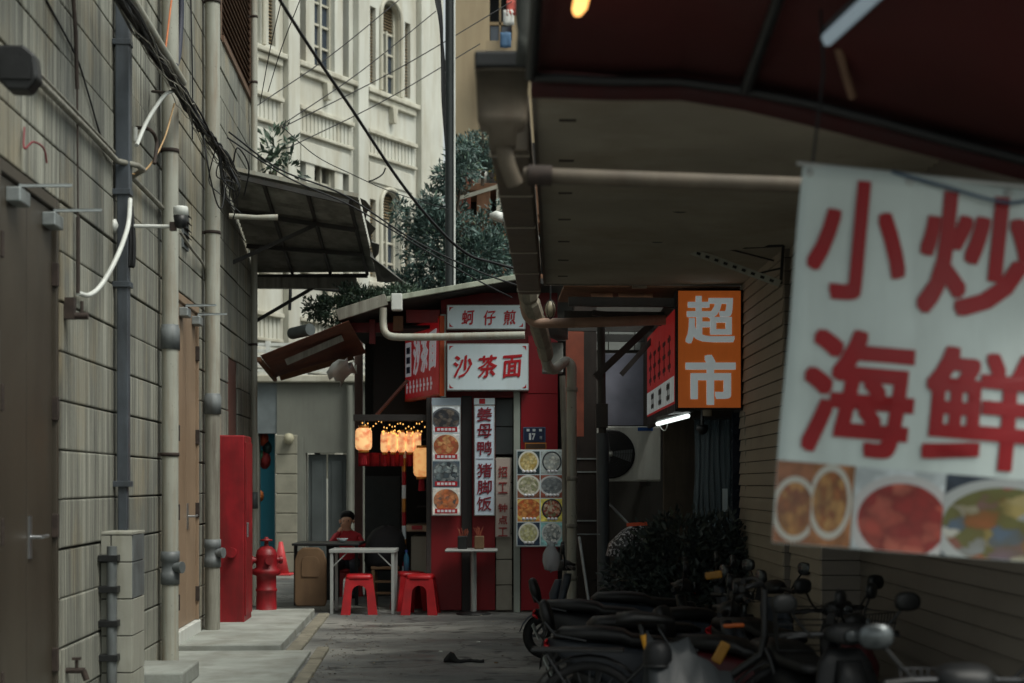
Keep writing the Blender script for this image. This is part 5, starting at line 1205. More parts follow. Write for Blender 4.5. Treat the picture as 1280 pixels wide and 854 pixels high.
for (a, b2, m) in FACES:
    a, b2 = Vector((*a, 0)), Vector((*b2, 0)); dr = (b2 - a).normalized(); nn = Vector((dr.y, -dr.x, 0)); L = (b2 - a).length
    nn = -nn if (nn.x > .5 or nn.y > .5) else nn
    Mf = frame(a, dr, (0, 0, 1)); zs = 1 if Mf.col[2].to_3d().dot(nn) > 0 else -1
    kmax = 33
    for k in range(kmax):
        z0 = .02 + k * PH; z1 = z0 + PH - .006
        if L > 3 and k > 17: break
        j = .003 * random.uniform(-1, 1)
        b_ = MB(Mf); o = [(.0, z0, zs * (.0)), (.0, z0, zs * (.018 + j)), (.0, z1, zs * (.006 + j)), (.0, z1, zs * .0)]
        b_.prism(o, (L, 0, 0)); b_.build('siding_board', m, rb)
    if L > 3: MB(Mf).box(0, L, .02 + 18 * PH, 3.3, 0, zs * .012).build('wall_sheet', m, rb)
MB().box(XR + .002, 8, 6.002, 10.0, 0, 4.2).build('wall', MORTAR, rb)
MB().box(2.042, 8, 10.002, 11.1, 0, 4.2).build('wall', MORTAR, rb)
MB().box(1.992, 8, 11.102, 13.2, 0, 4.2).build('wall', MORTAR, rb)
MB().box(2.25, 8, 13.2, 17.3, 0, 4.2).build('wall', mat('dark_brown_wall', S(62, 54, 48), .8, var=.3, scale=3), rb)
MB().box(.7, 8, 17.3, 17.6, 0, 4.2).build('back_wall', mat('dim_grey_wall', S(74, 72, 68), .8, var=.25, scale=2, dirt=S(46, 42, 38), dirt_amt=.6), rb)
MB().box(1.5, 2.25, 15.0, 15.12, 0, 3.2).build('cross_wall', mat('stained_plaster', S(84, 76, 66), .85, var=.3, scale=3, dirt=S(52, 44, 38), dirt_amt=.7), rb)
MB().box(1.46, 1.5, 13.6, 17.3, 2.1, 3.2).build('upper_wall', bpy.data.materials['dark_brown_wall'], rb)
for k in range(3): MB().box(.8 + k * .3, 1.09 + k * .3, 17.27, 17.298, 3.02, 3.3).build('wall_tile', mat('pale_wall_tile', S(128, 132, 128), .5, var=.1) if k == 0 else bpy.data.materials['pale_wall_tile'], rb, bevel=.003)
# ---------------------------------------------------------------- long corrugated canopy over the right side
SOFF = mat('soffit_sheet', S(156, 148, 134), .36, .12, var=.15, scale=1.0, dirt=S(120, 106, 88), dirt_amt=.5, streak=False, bmp=.03)
cz = 3.24
t = thing('right_canopy', 'long flat corrugated canopy covering the right side of the alley', 'canopy', (1.1, 10, cz))
xl = lambda y: .276 - (13.1 - y) * .0293
g_ = []
for i in range(65 * 4 + 1):
    y = 6.6 + (13.1 - 6.6) * i / 260; dz = .014 * (0, 1, 0, -1)[i % 4]
    g_.append([(xl(y), y, cz + dz), (1.1, y, cz + dz - .01), (1.6, y, cz + dz - .02), (2.35, y, cz + dz)])
MB().sheet(g_).build('sheet', SOFF, t, solid=.004, fix=False)
MB().prism([(xl(6.6) - .005, 6.6, cz - .02), (xl(13.1) - .005, 13.1, cz - .02), (xl(13.1) - .005, 13.1, cz + .14), (xl(6.6) - .005, 6.6, cz + .14)], (.02, 0, 0)).build('edge_trim', SIDING, t)
MB().box(xl(13.1), 2.3, 13.1, 13.14, cz - .025, cz + .12).build('edge_trim', PVC2, t)
for k in range(7):
    y = 7.2 + k * .9; MB().box(xl(y) + .12, xl(y) + .2, y - .02, y + .02, cz - .02, cz - .008).build('bolt_plate', RUST, t)
for k, (px, py) in enumerate(((850, 262), (822, 300), (838, 312), (815, 336))):
    s_ = (HY - py) / (cz - H); p = Vector(((px - CX) / s_, F / s_, cz - .014)); MB(Matrix.Translation(p)).lathe([(0, -.015), (.03, -.012), (.05, 0), (.05, .004)], 10, Matrix.Scale(.5, 4) @ Matrix.Scale(2.0, 4, (1, 0, 0))).build('dent', BLACKP, t)
# box gutter along its left edge
PIPEB2 = mat('dull_brown_gutter', S(92, 83, 71), .6, var=.25, dirt=S(66, 52, 42), dirt_amt=.5)
t = thing('box_gutter', 'brown box gutter hung along the left edge of the right canopy', 'gutter', (.1, 10, 3.1))
MB().prism([(xl(13.1) - .22, 13.0, cz - .12), (xl(13.1) - .03, 13.0, cz - .12), (xl(13.1) - .03, 13.0, cz + .16), (xl(13.1) - .22, 13.0, cz + .16)], (xl(7.4) - xl(13.0), -5.6, 0)).build('trough', PIPEB2, t, bevel=.01)
for k in range(6): y = 7.5 + k * 1.05; MB().box(xl(y) - .225, xl(y) - .025, y - .012, y + .012, cz - .126, cz - .1).build('strap', SOFF, t)
# folded triangle frame under the canopy
t = thing('angle_bracket', 'slotted steel triangle bracket under the right canopy by the siding', 'bracket', at(920, 330, 11))
pa, pb, pc = at(862, 313, 11.3), at(979, 307, 10.9), at(976, 355, 10.9)
MB().beam(pa, pc, .035, .05).build('slotted_bar', PVC, t)
for k in range(9): MB().beam(pa.lerp(pc, .08 + k * .1) + Vector((0, -.02, -.004)), pa.lerp(pc, .12 + k * .1) + Vector((0, -.02, -.004)), .012, .02).build('slot', BLACKP, t)
MB().beam(pa, pb, .014, .02).build('bar', BLACKP, t); MB().beam(pb, pc, .02, .02).build('bar', BLACKP, t)
MB().beam(pa.lerp(pb, .4), pa.lerp(pb, .4) + Vector((.35, 0, -.09)), .012, .012).build('bar', BLACKP, t); MB().beam(pb + Vector((0, 0, -.16)), pa.lerp(pc, .72), .012, .012).build('bar', BLACKP, t)
# ---------------------------------------------------------------- second roof and trusses beyond
t = thing('rear_roof', 'dark timber and sheet roof in the gap beyond the right canopy', 'roof', (1.1, 15, 3.1))
for k in range(7): MB().beam((.45, 13.3 + k * .25, 3.22 + k * .012), (2.3, 13.3 + k * .25, 3.2 + k * .012), .235, .018).build('roof_board', WOOD, t)
for k in range(4): MB().beam((.5, 13.5 + k * 1.1, 3.12), (2.2, 13.5 + k * 1.1, 3.10), .06, .08).build('rafter', STEELK, t)
MB().beam((.75, 14.2, 3.1), (1.4, 14.2, 3.0), .05, .05).build('truss', STEELK, t)
MB().beam((.82, 15.0, 2.55), (1.38, 15.0, 3.08), .09, .07).build('brace', STEELK, t)
MB().beam((1.1, 15.3, 2.6), (1.5, 15.3, 3.05), .07, .05).build('brace', STEELK, t)
MB().box(X(790, 13.2), X(808, 13.2), 13.15, 13.2, Zp(361, 13.2), Zp(351, 13.2)).build('junction_box', SIDING_LIT, t)
for a, b2 in ((738, 765), (772, 815)): MB().box(X(a, 13.8), X(b2, 13.8), 13.7, 13.8, Zp(384, 13.8), Zp(368, 13.8)).build('beam_end', WOOD, t)
# ---------------------------------------------------------------- supermarket light boxes
def glow(m, c, st_):
    bs_ = m.node_tree.nodes['Principled BSDF']; bs_.inputs['Emission Color'].default_value = c; bs_.inputs['Emission Strength'].default_value = st_; return m
ORNG = mat('orange_sign_face', S(206, 106, 44), .4, var=.08, scale=3, dirt=S(170, 80, 34), dirt_amt=.4, bmp=0)
glow(ORNG, S(206, 106, 44), .13)
dO = 13.0
t, x0, x1, z0, z1 = sign_box('lightbox_sign', 'orange upright light box sign with two bold white characters', 846, 927.5, 362, 511.5, dO, .2, ORNG, BLACKP)
M4 = FRONT((0, dO - .008, 0)); WHS = mat('sign_letter_white', S(214, 226, 228), .4, var=.03, bmp=0); glow(WHS, S(214, 226, 228), .13)
write(t, M4, '超', X(887.5, dO), Zp(400, dO), .40, .385, WHS, bold=.03)
write(t, M4, '市', X(888, dO), Zp(475, dO), .40, .40, WHS, bold=.04)
MB().box(X(928, dO), X(943, dO) , dO + .05, dO + .5, Zp(513, dO), Zp(430, dO)).build('back_box', BLACKP, t)
MB().tube([at(884, 511, dO + .1), at(884, 520, dO + .1)], .04, 10).build('stem', SIDING_LIT, t)
# red fascia light box receding behind it
MS = frame((1.4, 15.7, 0), (0, -1, 0), (0, 0, 1))      # x towards the camera, y up, z to the left
zb_, zt_ = 2.12, 3.02
t = thing('lightbox_sign', 'long red light box sign with white lower strip receding left of the orange one', 'sign', (1.4, 15.7, zb_))
MB(MS).box(0, 2.66, zb_, zt_, -.16, 0).build('frame', BLACKP, t)
REDS = mat('faded_red_sign', S(176, 40, 40), .45, var=.1, scale=3, dirt=S(136, 26, 28), dirt_amt=.4, bmp=0)
glow(REDS, S(176, 40, 40), .12)
MB(MS).box(.02, 2.64, zb_ + .07, zt_ - .02, .0, .005).build('face', REDS, t)
MB(MS).box(.03, 2.63, zb_ + .09, zb_ + .31, .0055, .008).build('white_strip', glow(mat('strip_white', S(206, 214, 214), .5, bmp=0), S(206, 214, 214), .1), t)
DKR = mat('dark_print', S(70, 18, 24), .5, bmp=0); DKG = mat('grey_print', S(60, 62, 66), .5, bmp=0)
for k, hh in enumerate((.34, .3, .36, .28, .33)):
    for q in range(3):
        MB(MS).box(.25 + k * .46, .5 + k * .46, zb_ + .4 + q * .12, zb_ + .44 + q * .12, .0055, .007).build('print_mark', DKR, t)
    MB(MS).box(.36 + k * .46, .41 + k * .46, zb_ + .37, zb_ + .37 + hh, .0055, .0074).build('print_mark', DKR, t)
for k in range(3):
    u = .5 + k * .75
    MB(MS).box(u, u + .28, zb_ + .22, zb_ + .27, .0085, .0095).build('print_mark', DKG, t); MB(MS).box(u, u + .28, zb_ + .13, zb_ + .17, .0085, .0095).build('print_mark', DKG, t); MB(MS).box(u + .06, u + .12, zb_ + .12, zb_ + .28, .0085, .0098).build('print_mark', DKG, t); MB(MS).box(u + .2, u + .25, zb_ + .12, zb_ + .28, .0085, .0098).build('print_mark', DKG, t)
# fluorescent tube under it
t = thing('tube_light', 'lit white fluorescent tube under the red light box sign', 'lamp', at(842, 525, 13.6))
MB().tube([at(822, 530, 14.0), at(860, 520, 13.3)], .02, 10).build('tube', emit('tube_glow', S(235, 245, 240), 1.2), t)
MB().beam(at(824, 524, 14.0), at(861, 514, 13.3), .05, .03).build('batten', GREYP, t)
MB().tube(curve_pts([at(823, 530, 14.0), at(829, 538, 13.95), at(833, 536, 13.9), at(835, 527, 13.85)], 6), .005, 5).build('lead', WHITEP, t)
# ---------------------------------------------------------------- air conditioner, metal sheet, curtain
ACW = mat('ac_casing', S(196, 198, 190), .5, var=.1, scale=2, dirt=S(104, 102, 94), dirt_amt=.5)
dA = 16.4
t = thing('air_conditioner', 'wall mounted air conditioner outdoor unit with a round dark fan grille', 'air conditioner', at(780, 600, dA))
x0, x1, z0, z1 = X(726, dA), X(826, dA), Zp(602, dA), Zp(533, dA)
MB().box(x0, x1, dA, dA + .32, z0, z1).build('casing', ACW, t, bevel=.012)
MB().box(X(797, dA), x1 - .004, dA - .012, dA - .001, z0 + .015, z1 - .015).build('service_panel', ACW, t, bevel=.005)
MB().box(X(797, dA), X(816, dA), dA - .018, dA - .013, z1 - .05, z1 - .012).build('blue_label', mat('blue_label', S(30, 80, 150), .4, bmp=0), t)
fc = Vector((X(763, dA), dA - .002, (z0 + z1) / 2)); Mf = FRONT(fc)
MB(Mf).lathe([(0, .0), (.26, .0), (.265, .012), (.25, .014), (0, .006)], 32).build('fan_recess', BLACKP, t)
b = MB(Mf)
for k in range(9): r_ = .03 + k * .027; b.tube([(r_ * math.cos(a * math.pi / 14), r_ * math.sin(a * math.pi / 14), .02) for a in range(29)], .003, 4, caps=False)
for k in range(8): a = k * math.pi / 4; b.tube([(0, 0, .02), (.255 * math.cos(a), .255 * math.sin(a), .02)], .003, 4)
b.build('grille', BLACKP, t)
for k in range(3):
    a = k * 2.094; ca, sa = math.cos(a), math.sin(a)
    MB(Mf @ Matrix.Rotation(a, 4, 'Z')).add([(.03, -.02, .009), (.22, -.09, .012), (.24, .05, .016), (.04, .03, .012)], [(0, 1, 2, 3)]).build('fan_blade', GREYP, t, solid=.004)
MB(Mf).lathe([(0, .024), (.03, .02), (.035, .008)], 14).build('hub', ACW, t)
for px in (738, 811): MB().box(X(px, dA) - .02, X(px, dA) + .02, dA + .02, dA + .9, z0 - .05, z0 - .004).build('bracket', STEELK, t)
MB().tube([at(760, 628, 16.6), at(790, 660, 16.2)], .014, 6).build('slanting_stay', GALV, label='thin slanting steel stay below the air conditioner', cat='pole')
MB().box(X(752, 16.9), X(815, 16.9), 16.9, 16.93, Zp(532, 16.9), Zp(442, 16.9)).build('metal_sheet', mat('dull_blue_sheet', S(136, 138, 152), .5, .2, var=.2, scale=3), label='dull blue grey metal sheet above the air conditioner', cat='sheet', bevel=.004)
PL = bpy.data.materials.new('strip_curtain_pvc'); n, l, bs = nodes_of(PL); bs.inputs['Base Color'].default_value = S(120, 140, 150); bs.inputs['Roughness'].default_value = .25; bs.inputs['Alpha'].default_value = .55
t = thing('strip_curtain', 'translucent plastic strip curtain gathered in the shop doorway', 'curtain', at(895, 650, 14.5))
for k in range(9):
    px = 868 + k * 6.3
    g_ = [[at(px + j * 2.4 + 2.4 * math.sin(i * .8 + k) * (i / 6), 524 + i * 21, 14.4 + .02 * (j % 2) + .02 * (k % 2)) for j in range(4)] for i in range(8)]
    MB().sheet(g_, True).build('strip', PL, t, solid=.004, fix=False)
MB().tube([at(866, 523, 14.42), at(928, 523, 14.42)], .015, 8).build('rail', STEELK, t)
t = thing('security_camera', 'small dark dome camera below the orange light box sign', 'camera', at(878, 540, 13.6))
T = Matrix.Translation(at(878, 538, 13.6)); MB(T).lathe([(0, .05), (.05, .05), (.055, .01), (.05, 0), (.03, -.03), (0, -.04)], 16).build('dome', BLACKP, t); MB(T).tube([(0, 0, .05), (.0, 0, .22)], .015, 8).build('stem', BLACKP, t)
t = MB().box(X(903, 13.9), X(909, 13.9), 13.88, 13.9, Zp(640, 13.9), Zp(611, 13.9)).build('notice_strip', SIGNW, label='small white paper strip on the doorway frame under the orange sign', cat='notice')
MB().box(X(915, 13.95), X(930, 13.95), 13.92, 13.98, 0, Zp(515, 13.95)).build('door_post', mat('navy_glass', S(36, 42, 54), .25, var=.2), label='dark glossy door post right of the plastic strip curtain', cat='post')
pipe = lambda pts, r_, label, m=PVC, n=14: MB().tube(pts, r_, n).build('drainpipe', m, label=label, cat='pipe')
pipe([at(936, 515, 12.9), at(938, 560, 12.9), (X(938, 12.9), 12.9, 0)], .045, 'pale vertical pipe beside the siding under the orange sign', PVC2)
# ---------------------------------------------------------------- column, pole and drainpipes at the canopy end
COLM = mat('blackened_column', S(44, 38, 34), .8, var=.35, scale=4, dirt=S(24, 22, 20), dirt_amt=.6)
t = thing('column', 'blackened square column right of the menu board', 'column', (X(731, 16.2), 16.3, 0))
MB().box(X(717, 16.2), X(746, 16.2), 16.2, 16.45, 0, 3.4).build('shaft', COLM, t, bevel=.01)
for z in (1.1, 1.62, 1.76): MB().box(X(716, 16.2), X(747, 16.2), 16.19, 16.46, z, z + .015).build('band', GALV, t)
t = thing('steel_pole', 'dark steel pole in front of the air conditioner', 'pole', (X(753, 15), 15, 0))
MB().tube([(X(755, 15), 15, 0), (X(753, 15), 15, 2.0)], .062, 14).build('shaft', mat('blue_grey_pole', S(70, 76, 80), .5, var=.2), t)
MB().tube([(X(753, 15), 15, 2.0), (X(751, 15), 15, 3.2)], .04, 12).build('shaft', STEELK, t)
MB().box(X(745, 14.95), X(760, 14.95), 14.93, 15.05, Zp(535, 15), Zp(505, 15)).build('cuff', STEELK, t, bevel=.006)
dP = 14.2
t = thing('drainpipe', 'pale jointed drainpipe dropping from the canopy corner beside the menu board', 'pipe', (X(714, dP + .3), dP + .3, 0))
b = MB()
pth = curve_pts([at(657, 332, 13.3), at(659, 352, 13.4), at(662, 375, 13.5), at(672, 405, 13.7), at(680, 432, 13.9), at(683, 448, 14.0)], 8)
rs = [(.105 - .04 * i / len(pth)) * (1.0 if i % 8 else .88) for i in range(len(pth))]
b.tube(pth, rs, 8, smooth=False); b.build('taped_duct', mat('wrapped_tape', S(132, 126, 112), .6, var=.2, scale=8, dirt=S(70, 64, 56), dirt_amt=.5), t)
MB().tube(curve_pts([at(681, 440, 14.0), at(684, 456, 14.1), at(692, 462, 14.2), at(702, 455, 14.4), at(708, 452, 14.5), at(714, 458, 14.5), at(714.5, 470, 14.5)], 6), .048, 14).build('elbow', PVC, t)
MB().tube([at(714.5, 468, 14.5), (X(715, 14.5), 14.5, 0)], .048, 14).build('pipe_section', PVC, t)
for z in (.6, 1.1, 1.55, 2.4): MB(Matrix.Translation((X(714.8, 14.5), 14.5, z))).lathe([(.05, -.02), (.055, -.02), (.055, .02), (.05, .02)], 14).build('coupling', PVC2, t)
MB().tube(curve_pts([at(655, 372, 13.6), at(658, 392, 13.6), at(666, 401, 13.6), at(680, 404, 13.6), at(740, 403, 13.6), at(832, 400, 13.6)], 6), .045, 14).build('drainpipe', mat('pinkish_pvc', S(150, 122, 104), .5, var=.15, dirt=S(90, 70, 58), dirt_amt=.4), label='pinkish horizontal drainpipe under the canopy leading to the red light box', cat='pipe')
MB().box(X(678, 15.6), X(704, 15.6), 15.6, 15.8, Zp(466, 15.6), Zp(428, 15.6)).build('meter_box', mat('grey_box', S(124, 128, 124), .5, var=.12), label='grey meter box behind the jointed drainpipe', cat='box', bevel=.01)
MB().sheet([[at(668 + 14 * j, 408 + 5 * i + 4 * math.sin(j * 2 + i), 15.2 + .2 * i) for j in range(4)] for i in range(4)], True).build('hanging_cloth', GREYP, label='grey cloth slung under the pinkish horizontal pipe', cat='cloth', solid=.006, fix=False)
pipe([at(703, 470, 15.2), at(706, 560, 15.2), (X(707, 15.2), 15.2, 0)], .03, 'thin pale vertical pipe just left of the jointed drainpipe', PVC2)
MB().box(X(686, 16.0) + .18, X(712, 16.0) + .15, 16.0, 16.06, 2.0, 3.3).build('wooden_stud', REDW, label='reddish wooden stud behind the jointed drainpipe', cat='stud')
# caged bulb
t = thing('caged_bulb', 'caged light bulb hanging from the end of the right canopy', 'lamp', at(688, 390, 13.4))
T = Matrix.Translation(at(688, 384, 13.4))
MB(T).lathe([(0, -.09), (.035, -.08), (.05, -.03), (.04, .02), (.02, .05)], 14).build('bulb', mat('frosted_bulb', S(160, 152, 130), .3), t)
b = MB(T)
for k in range(6): a = k * 1.047; b.tube([(.02 * math.cos(a), .02 * math.sin(a), .06), (.06 * math.cos(a), .06 * math.sin(a), 0), (.058 * math.cos(a), .058 * math.sin(a), -.07), (0, 0, -.105)], .004, 4)
b.build('cage', STEELK, t); MB(T).tube([(0, 0, .05), (0, 0, .2)], .008, 6).build('cord', RUBBER, t)
# small white block where the thick cable lands, street lamp head
MB().box(X(645, 13.15), X(655, 13.15), 13.12, 13.2, Zp(352, 13.15), Zp(328, 13.15)).build('cable_block', WHITEP, label='white cable terminal block on the canopy corner', cat='block', bevel=.006)
t = thing('street_lamp', 'white lamp head reaching out over the alley from the gutter', 'lamp', at(625, 272, 14.5))
MB().loft([(at(612, 270, 14.5), (0, .05, 0), (0, 0, .02)), (at(620, 270, 14.5), (0, .08, 0), (0, 0, .045)), (at(629, 273, 14.5), (0, .08, 0), (0, 0, .05))], 14, 3).build('head', WHITEP, t)
MB().loft([(at(630, 273, 14.5), (0, .09, 0), (0, 0, .055)), (at(641, 276, 14.5), (0, .08, 0), (0, 0, .05))], 14, 3).build('driver_housing', WHITEP, t)
MB().tube([at(640, 276, 14.5), at(668, 282, 14.0), at(672, 300, 13.0)], .02, 8).build('arm', GALV, t)
# ---------------------------------------------------------------- foreground: red awning, banner, beam, hopper
REDA = mat('red_awning_cloth', S(66, 12, 11), .7, var=.12, scale=2, bmp=.1, bscale=120)
t = thing('red_awning', 'dark red cloth awning overhead in the right foreground', 'awning', (1.5, 5, 2.9))
def aw(px, py, d_): return at(px, py, d_)
edge = [(664, 99, 5.65), (702, 100, 5.6), (760, 104, 5.55), (850, 105, 5.5), (930, 116, 5.4), (1010, 132, 5.3), (1100, 155, 5.2), (1190, 180, 5.1), (1290, 206, 5.0), (1420, 240, 4.9)]
g_ = []
for i in range(9):
    row = []
    for j, e in enumerate(edge):
        p = aw(*e); u = i / 8
        q = p + Vector((.05 * u, -3.8 * u, .03 + .55 * math.sin(u * math.pi * .75) - .02 * math.sin(j * 2.0) * u))
        row.append(q)
    g_.append(row)
MB().sheet(g_, True).build('roof_cloth', REDA, t, solid=.006, fix=False)
g_ = [[aw(*e) + Vector((0, .02 * math.sin(j * 1.3 + i), .05 - .115 * i)) for j, e in enumerate(edge)] for i in range(2)]
MB().sheet(g_, True).build('valance', mat('dark_red_valance', S(52, 10, 10), .75, var=.2), t, solid=.006, fix=False)
for j in (0, 4, 8): 
    p = aw(*edge[j]); MB().tube([p + Vector((.0, -.03, .0)), p + Vector((.04, -1.9, .42)), p + Vector((.05, -3.7, .4))], .022, 8).build('rib', BLACKP, t)
MB().tube([aw(*e) + Vector((0, -.03, .0)) for e in edge], .018, 8).build('edge_rod', BLACKP, t)
MB().prism([(.13, 4.9, 3.02), (.33, 4.9, 3.02), (.33, 4.9, 3.5), (.10, 4.9, 3.5)], (0, -1.2, 0)).build('side_flap', mat('dark_grey_tarp', S(44, 46, 44), .7, var=.2), t) if False else None
# grey drooping tarp at the left end
pth = [(640, -60), (712, -60), (700, 40), (690, 84), (645, 84), (640, 40)]
g_ = [[at(644 + (66 - 8 * i / 5) * j / 5 + i * .6, -70 + i * 30, 5.7 + .03 * math.sin(j * 1.9 + i)) for j in range(6)] for i in range(6)]
t2 = MB().sheet(g_, True).build('grey_tarp', mat('dark_grey_tarp', S(62, 64, 60), .7, var=.2), label='dark grey tarpaulin flap at the left end of the red awning', cat='tarp', solid=.02, fix=False)
t = thing('tube_light', 'bluish dimly glowing tube lamp under the red awning', 'lamp', at(1060, 25, 4.8))
MB().tube([at(1034, 49, 4.8), at(1110, -22, 4.2)], .022, 10).build('tube', emit('dim_tube', S(150, 166, 176), .25), t)  # the tube itself carries a weak emission
MB().beam(at(1036, 44, 4.83), at(1112, -27, 4.23), .06, .03).build('batten', STEELB, t)
t = thing('warm_lamp', 'warm glowing lamp at the top under the left end of the red awning', 'lamp', at(726, 5, 5.0))
MB().loft([(at(722, 19, 5.0), (.012, 0, 0), (0, .014, 0)), (at(724, 12, 5.0), (.024, 0, 0), (0, .024, 0)), (at(730, -14, 4.9), (.026, 0, 0), (0, .026, 0)), (at(733, -40, 4.85), (.02, 0, 0), (0, .02, 0))], 12, 2).build('bulb', emit('warm_glow', S(255, 180, 100), 1.6), t)
MB().tube([at(733, -38, 4.85), at(736, -60, 4.8)], .016, 8).build('socket', BLACKP, t)
MB().tube(curve_pts([at(1048, 60, 5.0), at(1056, 90, 5.05), at(1066, 122, 5.1)], 6), .014, 8).build('hanging_strap', mat('tan_strap', S(120, 90, 70), .6), label='short tan strap hanging beneath the red awning', cat='strap')
PIPEB = mat('dull_brown_pipe', S(92, 83, 71), .6, var=.25, dirt=S(70, 54, 42), dirt_amt=.5)
t = thing('cross_pipe', 'level tan pipe crossing under the canopy behind the white banner', 'pipe', at(830, 225, 6.3))
MB().tube([at(655, 219, 6.3), at(1010, 232, 6.2), at(1300, 243, 6.1)], .033, 12).build('pipe_section', PIPEB, t)
MB().tube([at(660, 219, 6.28), at(690, 220, 6.28)], .042, 12).build('rusty_clamp', RUST, t)
t = thing('gutter_hopper', 'beige funnel shaped gutter hopper out of focus at the top', 'hopper', at(628, 190, 6.1))
c = at(628, 90, 6.1); T = Matrix.Translation((c.x, c.y, 0)); z_ = lambda py: Zp(py, 6.1)
MB(T).loft([((0, 0, z_(95)), (.107, 0, 0), (0, .09, 0)), ((0, 0, z_(92)), (.107, 0, 0), (0, .09, 0)), ((0, 0, z_(150)), (.1, 0, 0), (0, .085, 0)), ((0, 0, z_(160)), (.09, 0, 0), (0, .08, 0)), ((0, 0, z_(164)), (.06, 0, 0), (0, .06, 0)), ((0, 0, z_(184)), (.055, 0, 0), (0, .055, 0))], 20, 5).build('funnel', PIPEB, t)
MB(T).tube([(0, 0, z_(180)), (.02, .02, z_(205)), (.05, .06, z_(226))], .035, 12).build('outlet_pipe', PIPEB, t)
MB(T).box(-.11, .12, -.1, .1, z_(92), z_(72)).build('lid', BLACKP, t, bevel=.01)
# ---------------------------------------------------------------- white banner with red characters
BAN = mat('banner_vinyl', S(188, 200, 198), .38, var=.08, scale=2.5, dirt=S(150, 158, 156), dirt_amt=.5, bmp=.03, bscale=6)
dN = 4.75; ang = R(-4.6)
o = at(1004, 205, dN)
MBN = frame(o, (math.cos(ang), .10, math.sin(ang)), (-math.sin(ang), -.01, math.cos(ang)))     # origin top left corner, y up
sN = F / dN
t = thing('hanging_banner', 'large white banner with four bold red characters over food photos', 'banner', at(1100, 690, dN))
wB, hB, hF = 1.02, .928, .26
wave = lambda x_, y_: .012 * math.sin(x_ * 7 + y_ * 2) + .008 * math.sin(y_ * 9 + x_ * 3)
g_ = []
for i in range(25):
    g_.append([(wB * j / 24, -(hB + hF) * i / 24, wave(wB * j / 24, -(hB + hF) * i / 24)) for j in range(25)])
MB(MBN).sheet(g_, True).build('sheet', BAN, t, solid=.003, fix=False)
BR_ = mat('banner_red_ink', S(140, 8, 20), .45, var=.1, bmp=0)
for ch, x_, y_, w_, h_ in (('小', .195, -.225, .30, .355), ('炒', .585, -.235, .36, .37), ('海', .235, -.70, .335, .375), ('鲜', .64, -.715, .37, .36)):
    write(t, MBN, ch, x_, y_, w_, h_, BR_, z=.02, bold=.03, zf=wave)
for k, (a, b2, spec) in enumerate(((.0, .118, (S(130, 78, 44), S(210, 210, 200), [S(176, 104, 48), S(140, 74, 38), S(196, 140, 76)], (.62, .40), (.55, .42))),
                                   (.118, .25, (S(150, 96, 52), S(214, 214, 204), [S(180, 110, 50), S(150, 84, 40), S(200, 150, 84)], (.52, .46), (.45, .54))),
                                   (.256, .54, (S(190, 200, 204), S(214, 214, 214), [S(190, 70, 56), S(206, 110, 90), S(160, 44, 40)], (.62, .56), (.55, .38))),
                                   (.542, 1.02, (S(40, 54, 70), S(190, 196, 196), [S(170, 150, 70), S(206, 206, 196), S(90, 110, 130), S(180, 80, 40), S(110, 110, 60)], (.55, .6), (.45, .4))))):
    dkn = lambda c: (c[0] * .6, c[1] * .6, c[2] * .6, 1)
    m = dish('banner_print_%d' % k, dkn(spec[0]), dkn(spec[1]), [dkn(q_) for q_ in spec[2]], 31 + k, spec[3], spec[4], 7, .82)
    nb = 10; y0_, y1_ = -(hB + hF) + .003, -hB
    ob = MB(MBN).sheet([[(a + (b2 - a) * jj / nb, y0_ + (y1_ - y0_) * ii / nb, wave(a + (b2 - a) * jj / nb, y0_ + (y1_ - y0_) * ii / nb) + .004) for jj in range(nb + 1)] for ii in range(nb + 1)], True).build('photo', m, t, fix=False)
    lay = ob.data.uv_layers.new(name='UVMap')
    for lp_ in ob.data.loops: vi = lp_.vertex_index; lay.data[lp_.index].uv = ((vi % (nb + 1)) / nb, (vi // (nb + 1)) / nb)
for u in (.02, .34, .67, 1.0): MB(MBN @ Matrix.Translation((u, -.025, wave(u, -.025) + .003))).lathe([(.006, 0), (.013, 0), (.013, .003), (.006, .003)], 12).build('eyelet', ALU, t)
MB(MBN).tube([(-.02, .0, 0), (wB + .02, 0, 0)], .008, 6).build('hem_rod', ALU, t)
MB(MBN).tube(curve_pts([(.28, .0, .02), (.45, -.03, .025), (.66, -.06, .025), (.8, -.02, .02), (.95, .0, .02)], 6), .006, 6).build('tie_cord', mat('blue_cord', S(60, 80, 100), .6), t)
for u in (.03, .95): MB(MBN).tube([(u, 0, 0), (u + .02, .3, -.03), (u, .5, -.05)], .005, 5).build('hanging_cord', RUBBER, t)
# ---------------------------------------------------------------- scooters parked along the right side (x forward)
SEATM = mat('black_seat_vinyl', S(17, 17, 18), .5, var=.2, scale=10, local=True, bmp=.15)
TYRE = mat('tyre_rubber', S(24, 24, 25), .8, var=.2, scale=12, local=True)
RIMM = mat('rim_metal', S(62, 63, 65), .45, .6, var=.1, local=True)
PAINT = {k: mat(k + '_scooter_paint', c, .5, var=.3, scale=6, local=True, bmp=.08, spec=.3) for k, c in dict(dark_grey=S(42, 45, 50), black=S(20, 21, 23), slate=S(56, 62, 70), maroon=S(66, 20, 24), white=S(170, 172, 168)).items()}
TRIMB = mat('scooter_black_trim', S(22, 23, 24), .5, var=.2, scale=6, local=True)
REDL = mat('red_tail_lens', S(170, 20, 30), .2, var=.1, local=True, bmp=0)
GLS = mat('lamp_lens', S(66, 70, 72), .2, var=.1, local=True, bmp=0)
MIRR = mat('mirror_glass', S(88, 93, 95), .25, .5, var=.03, local=True, bmp=0)
YEL = mat('yellow_paint', S(206, 146, 40), .4, var=.12, local=True)
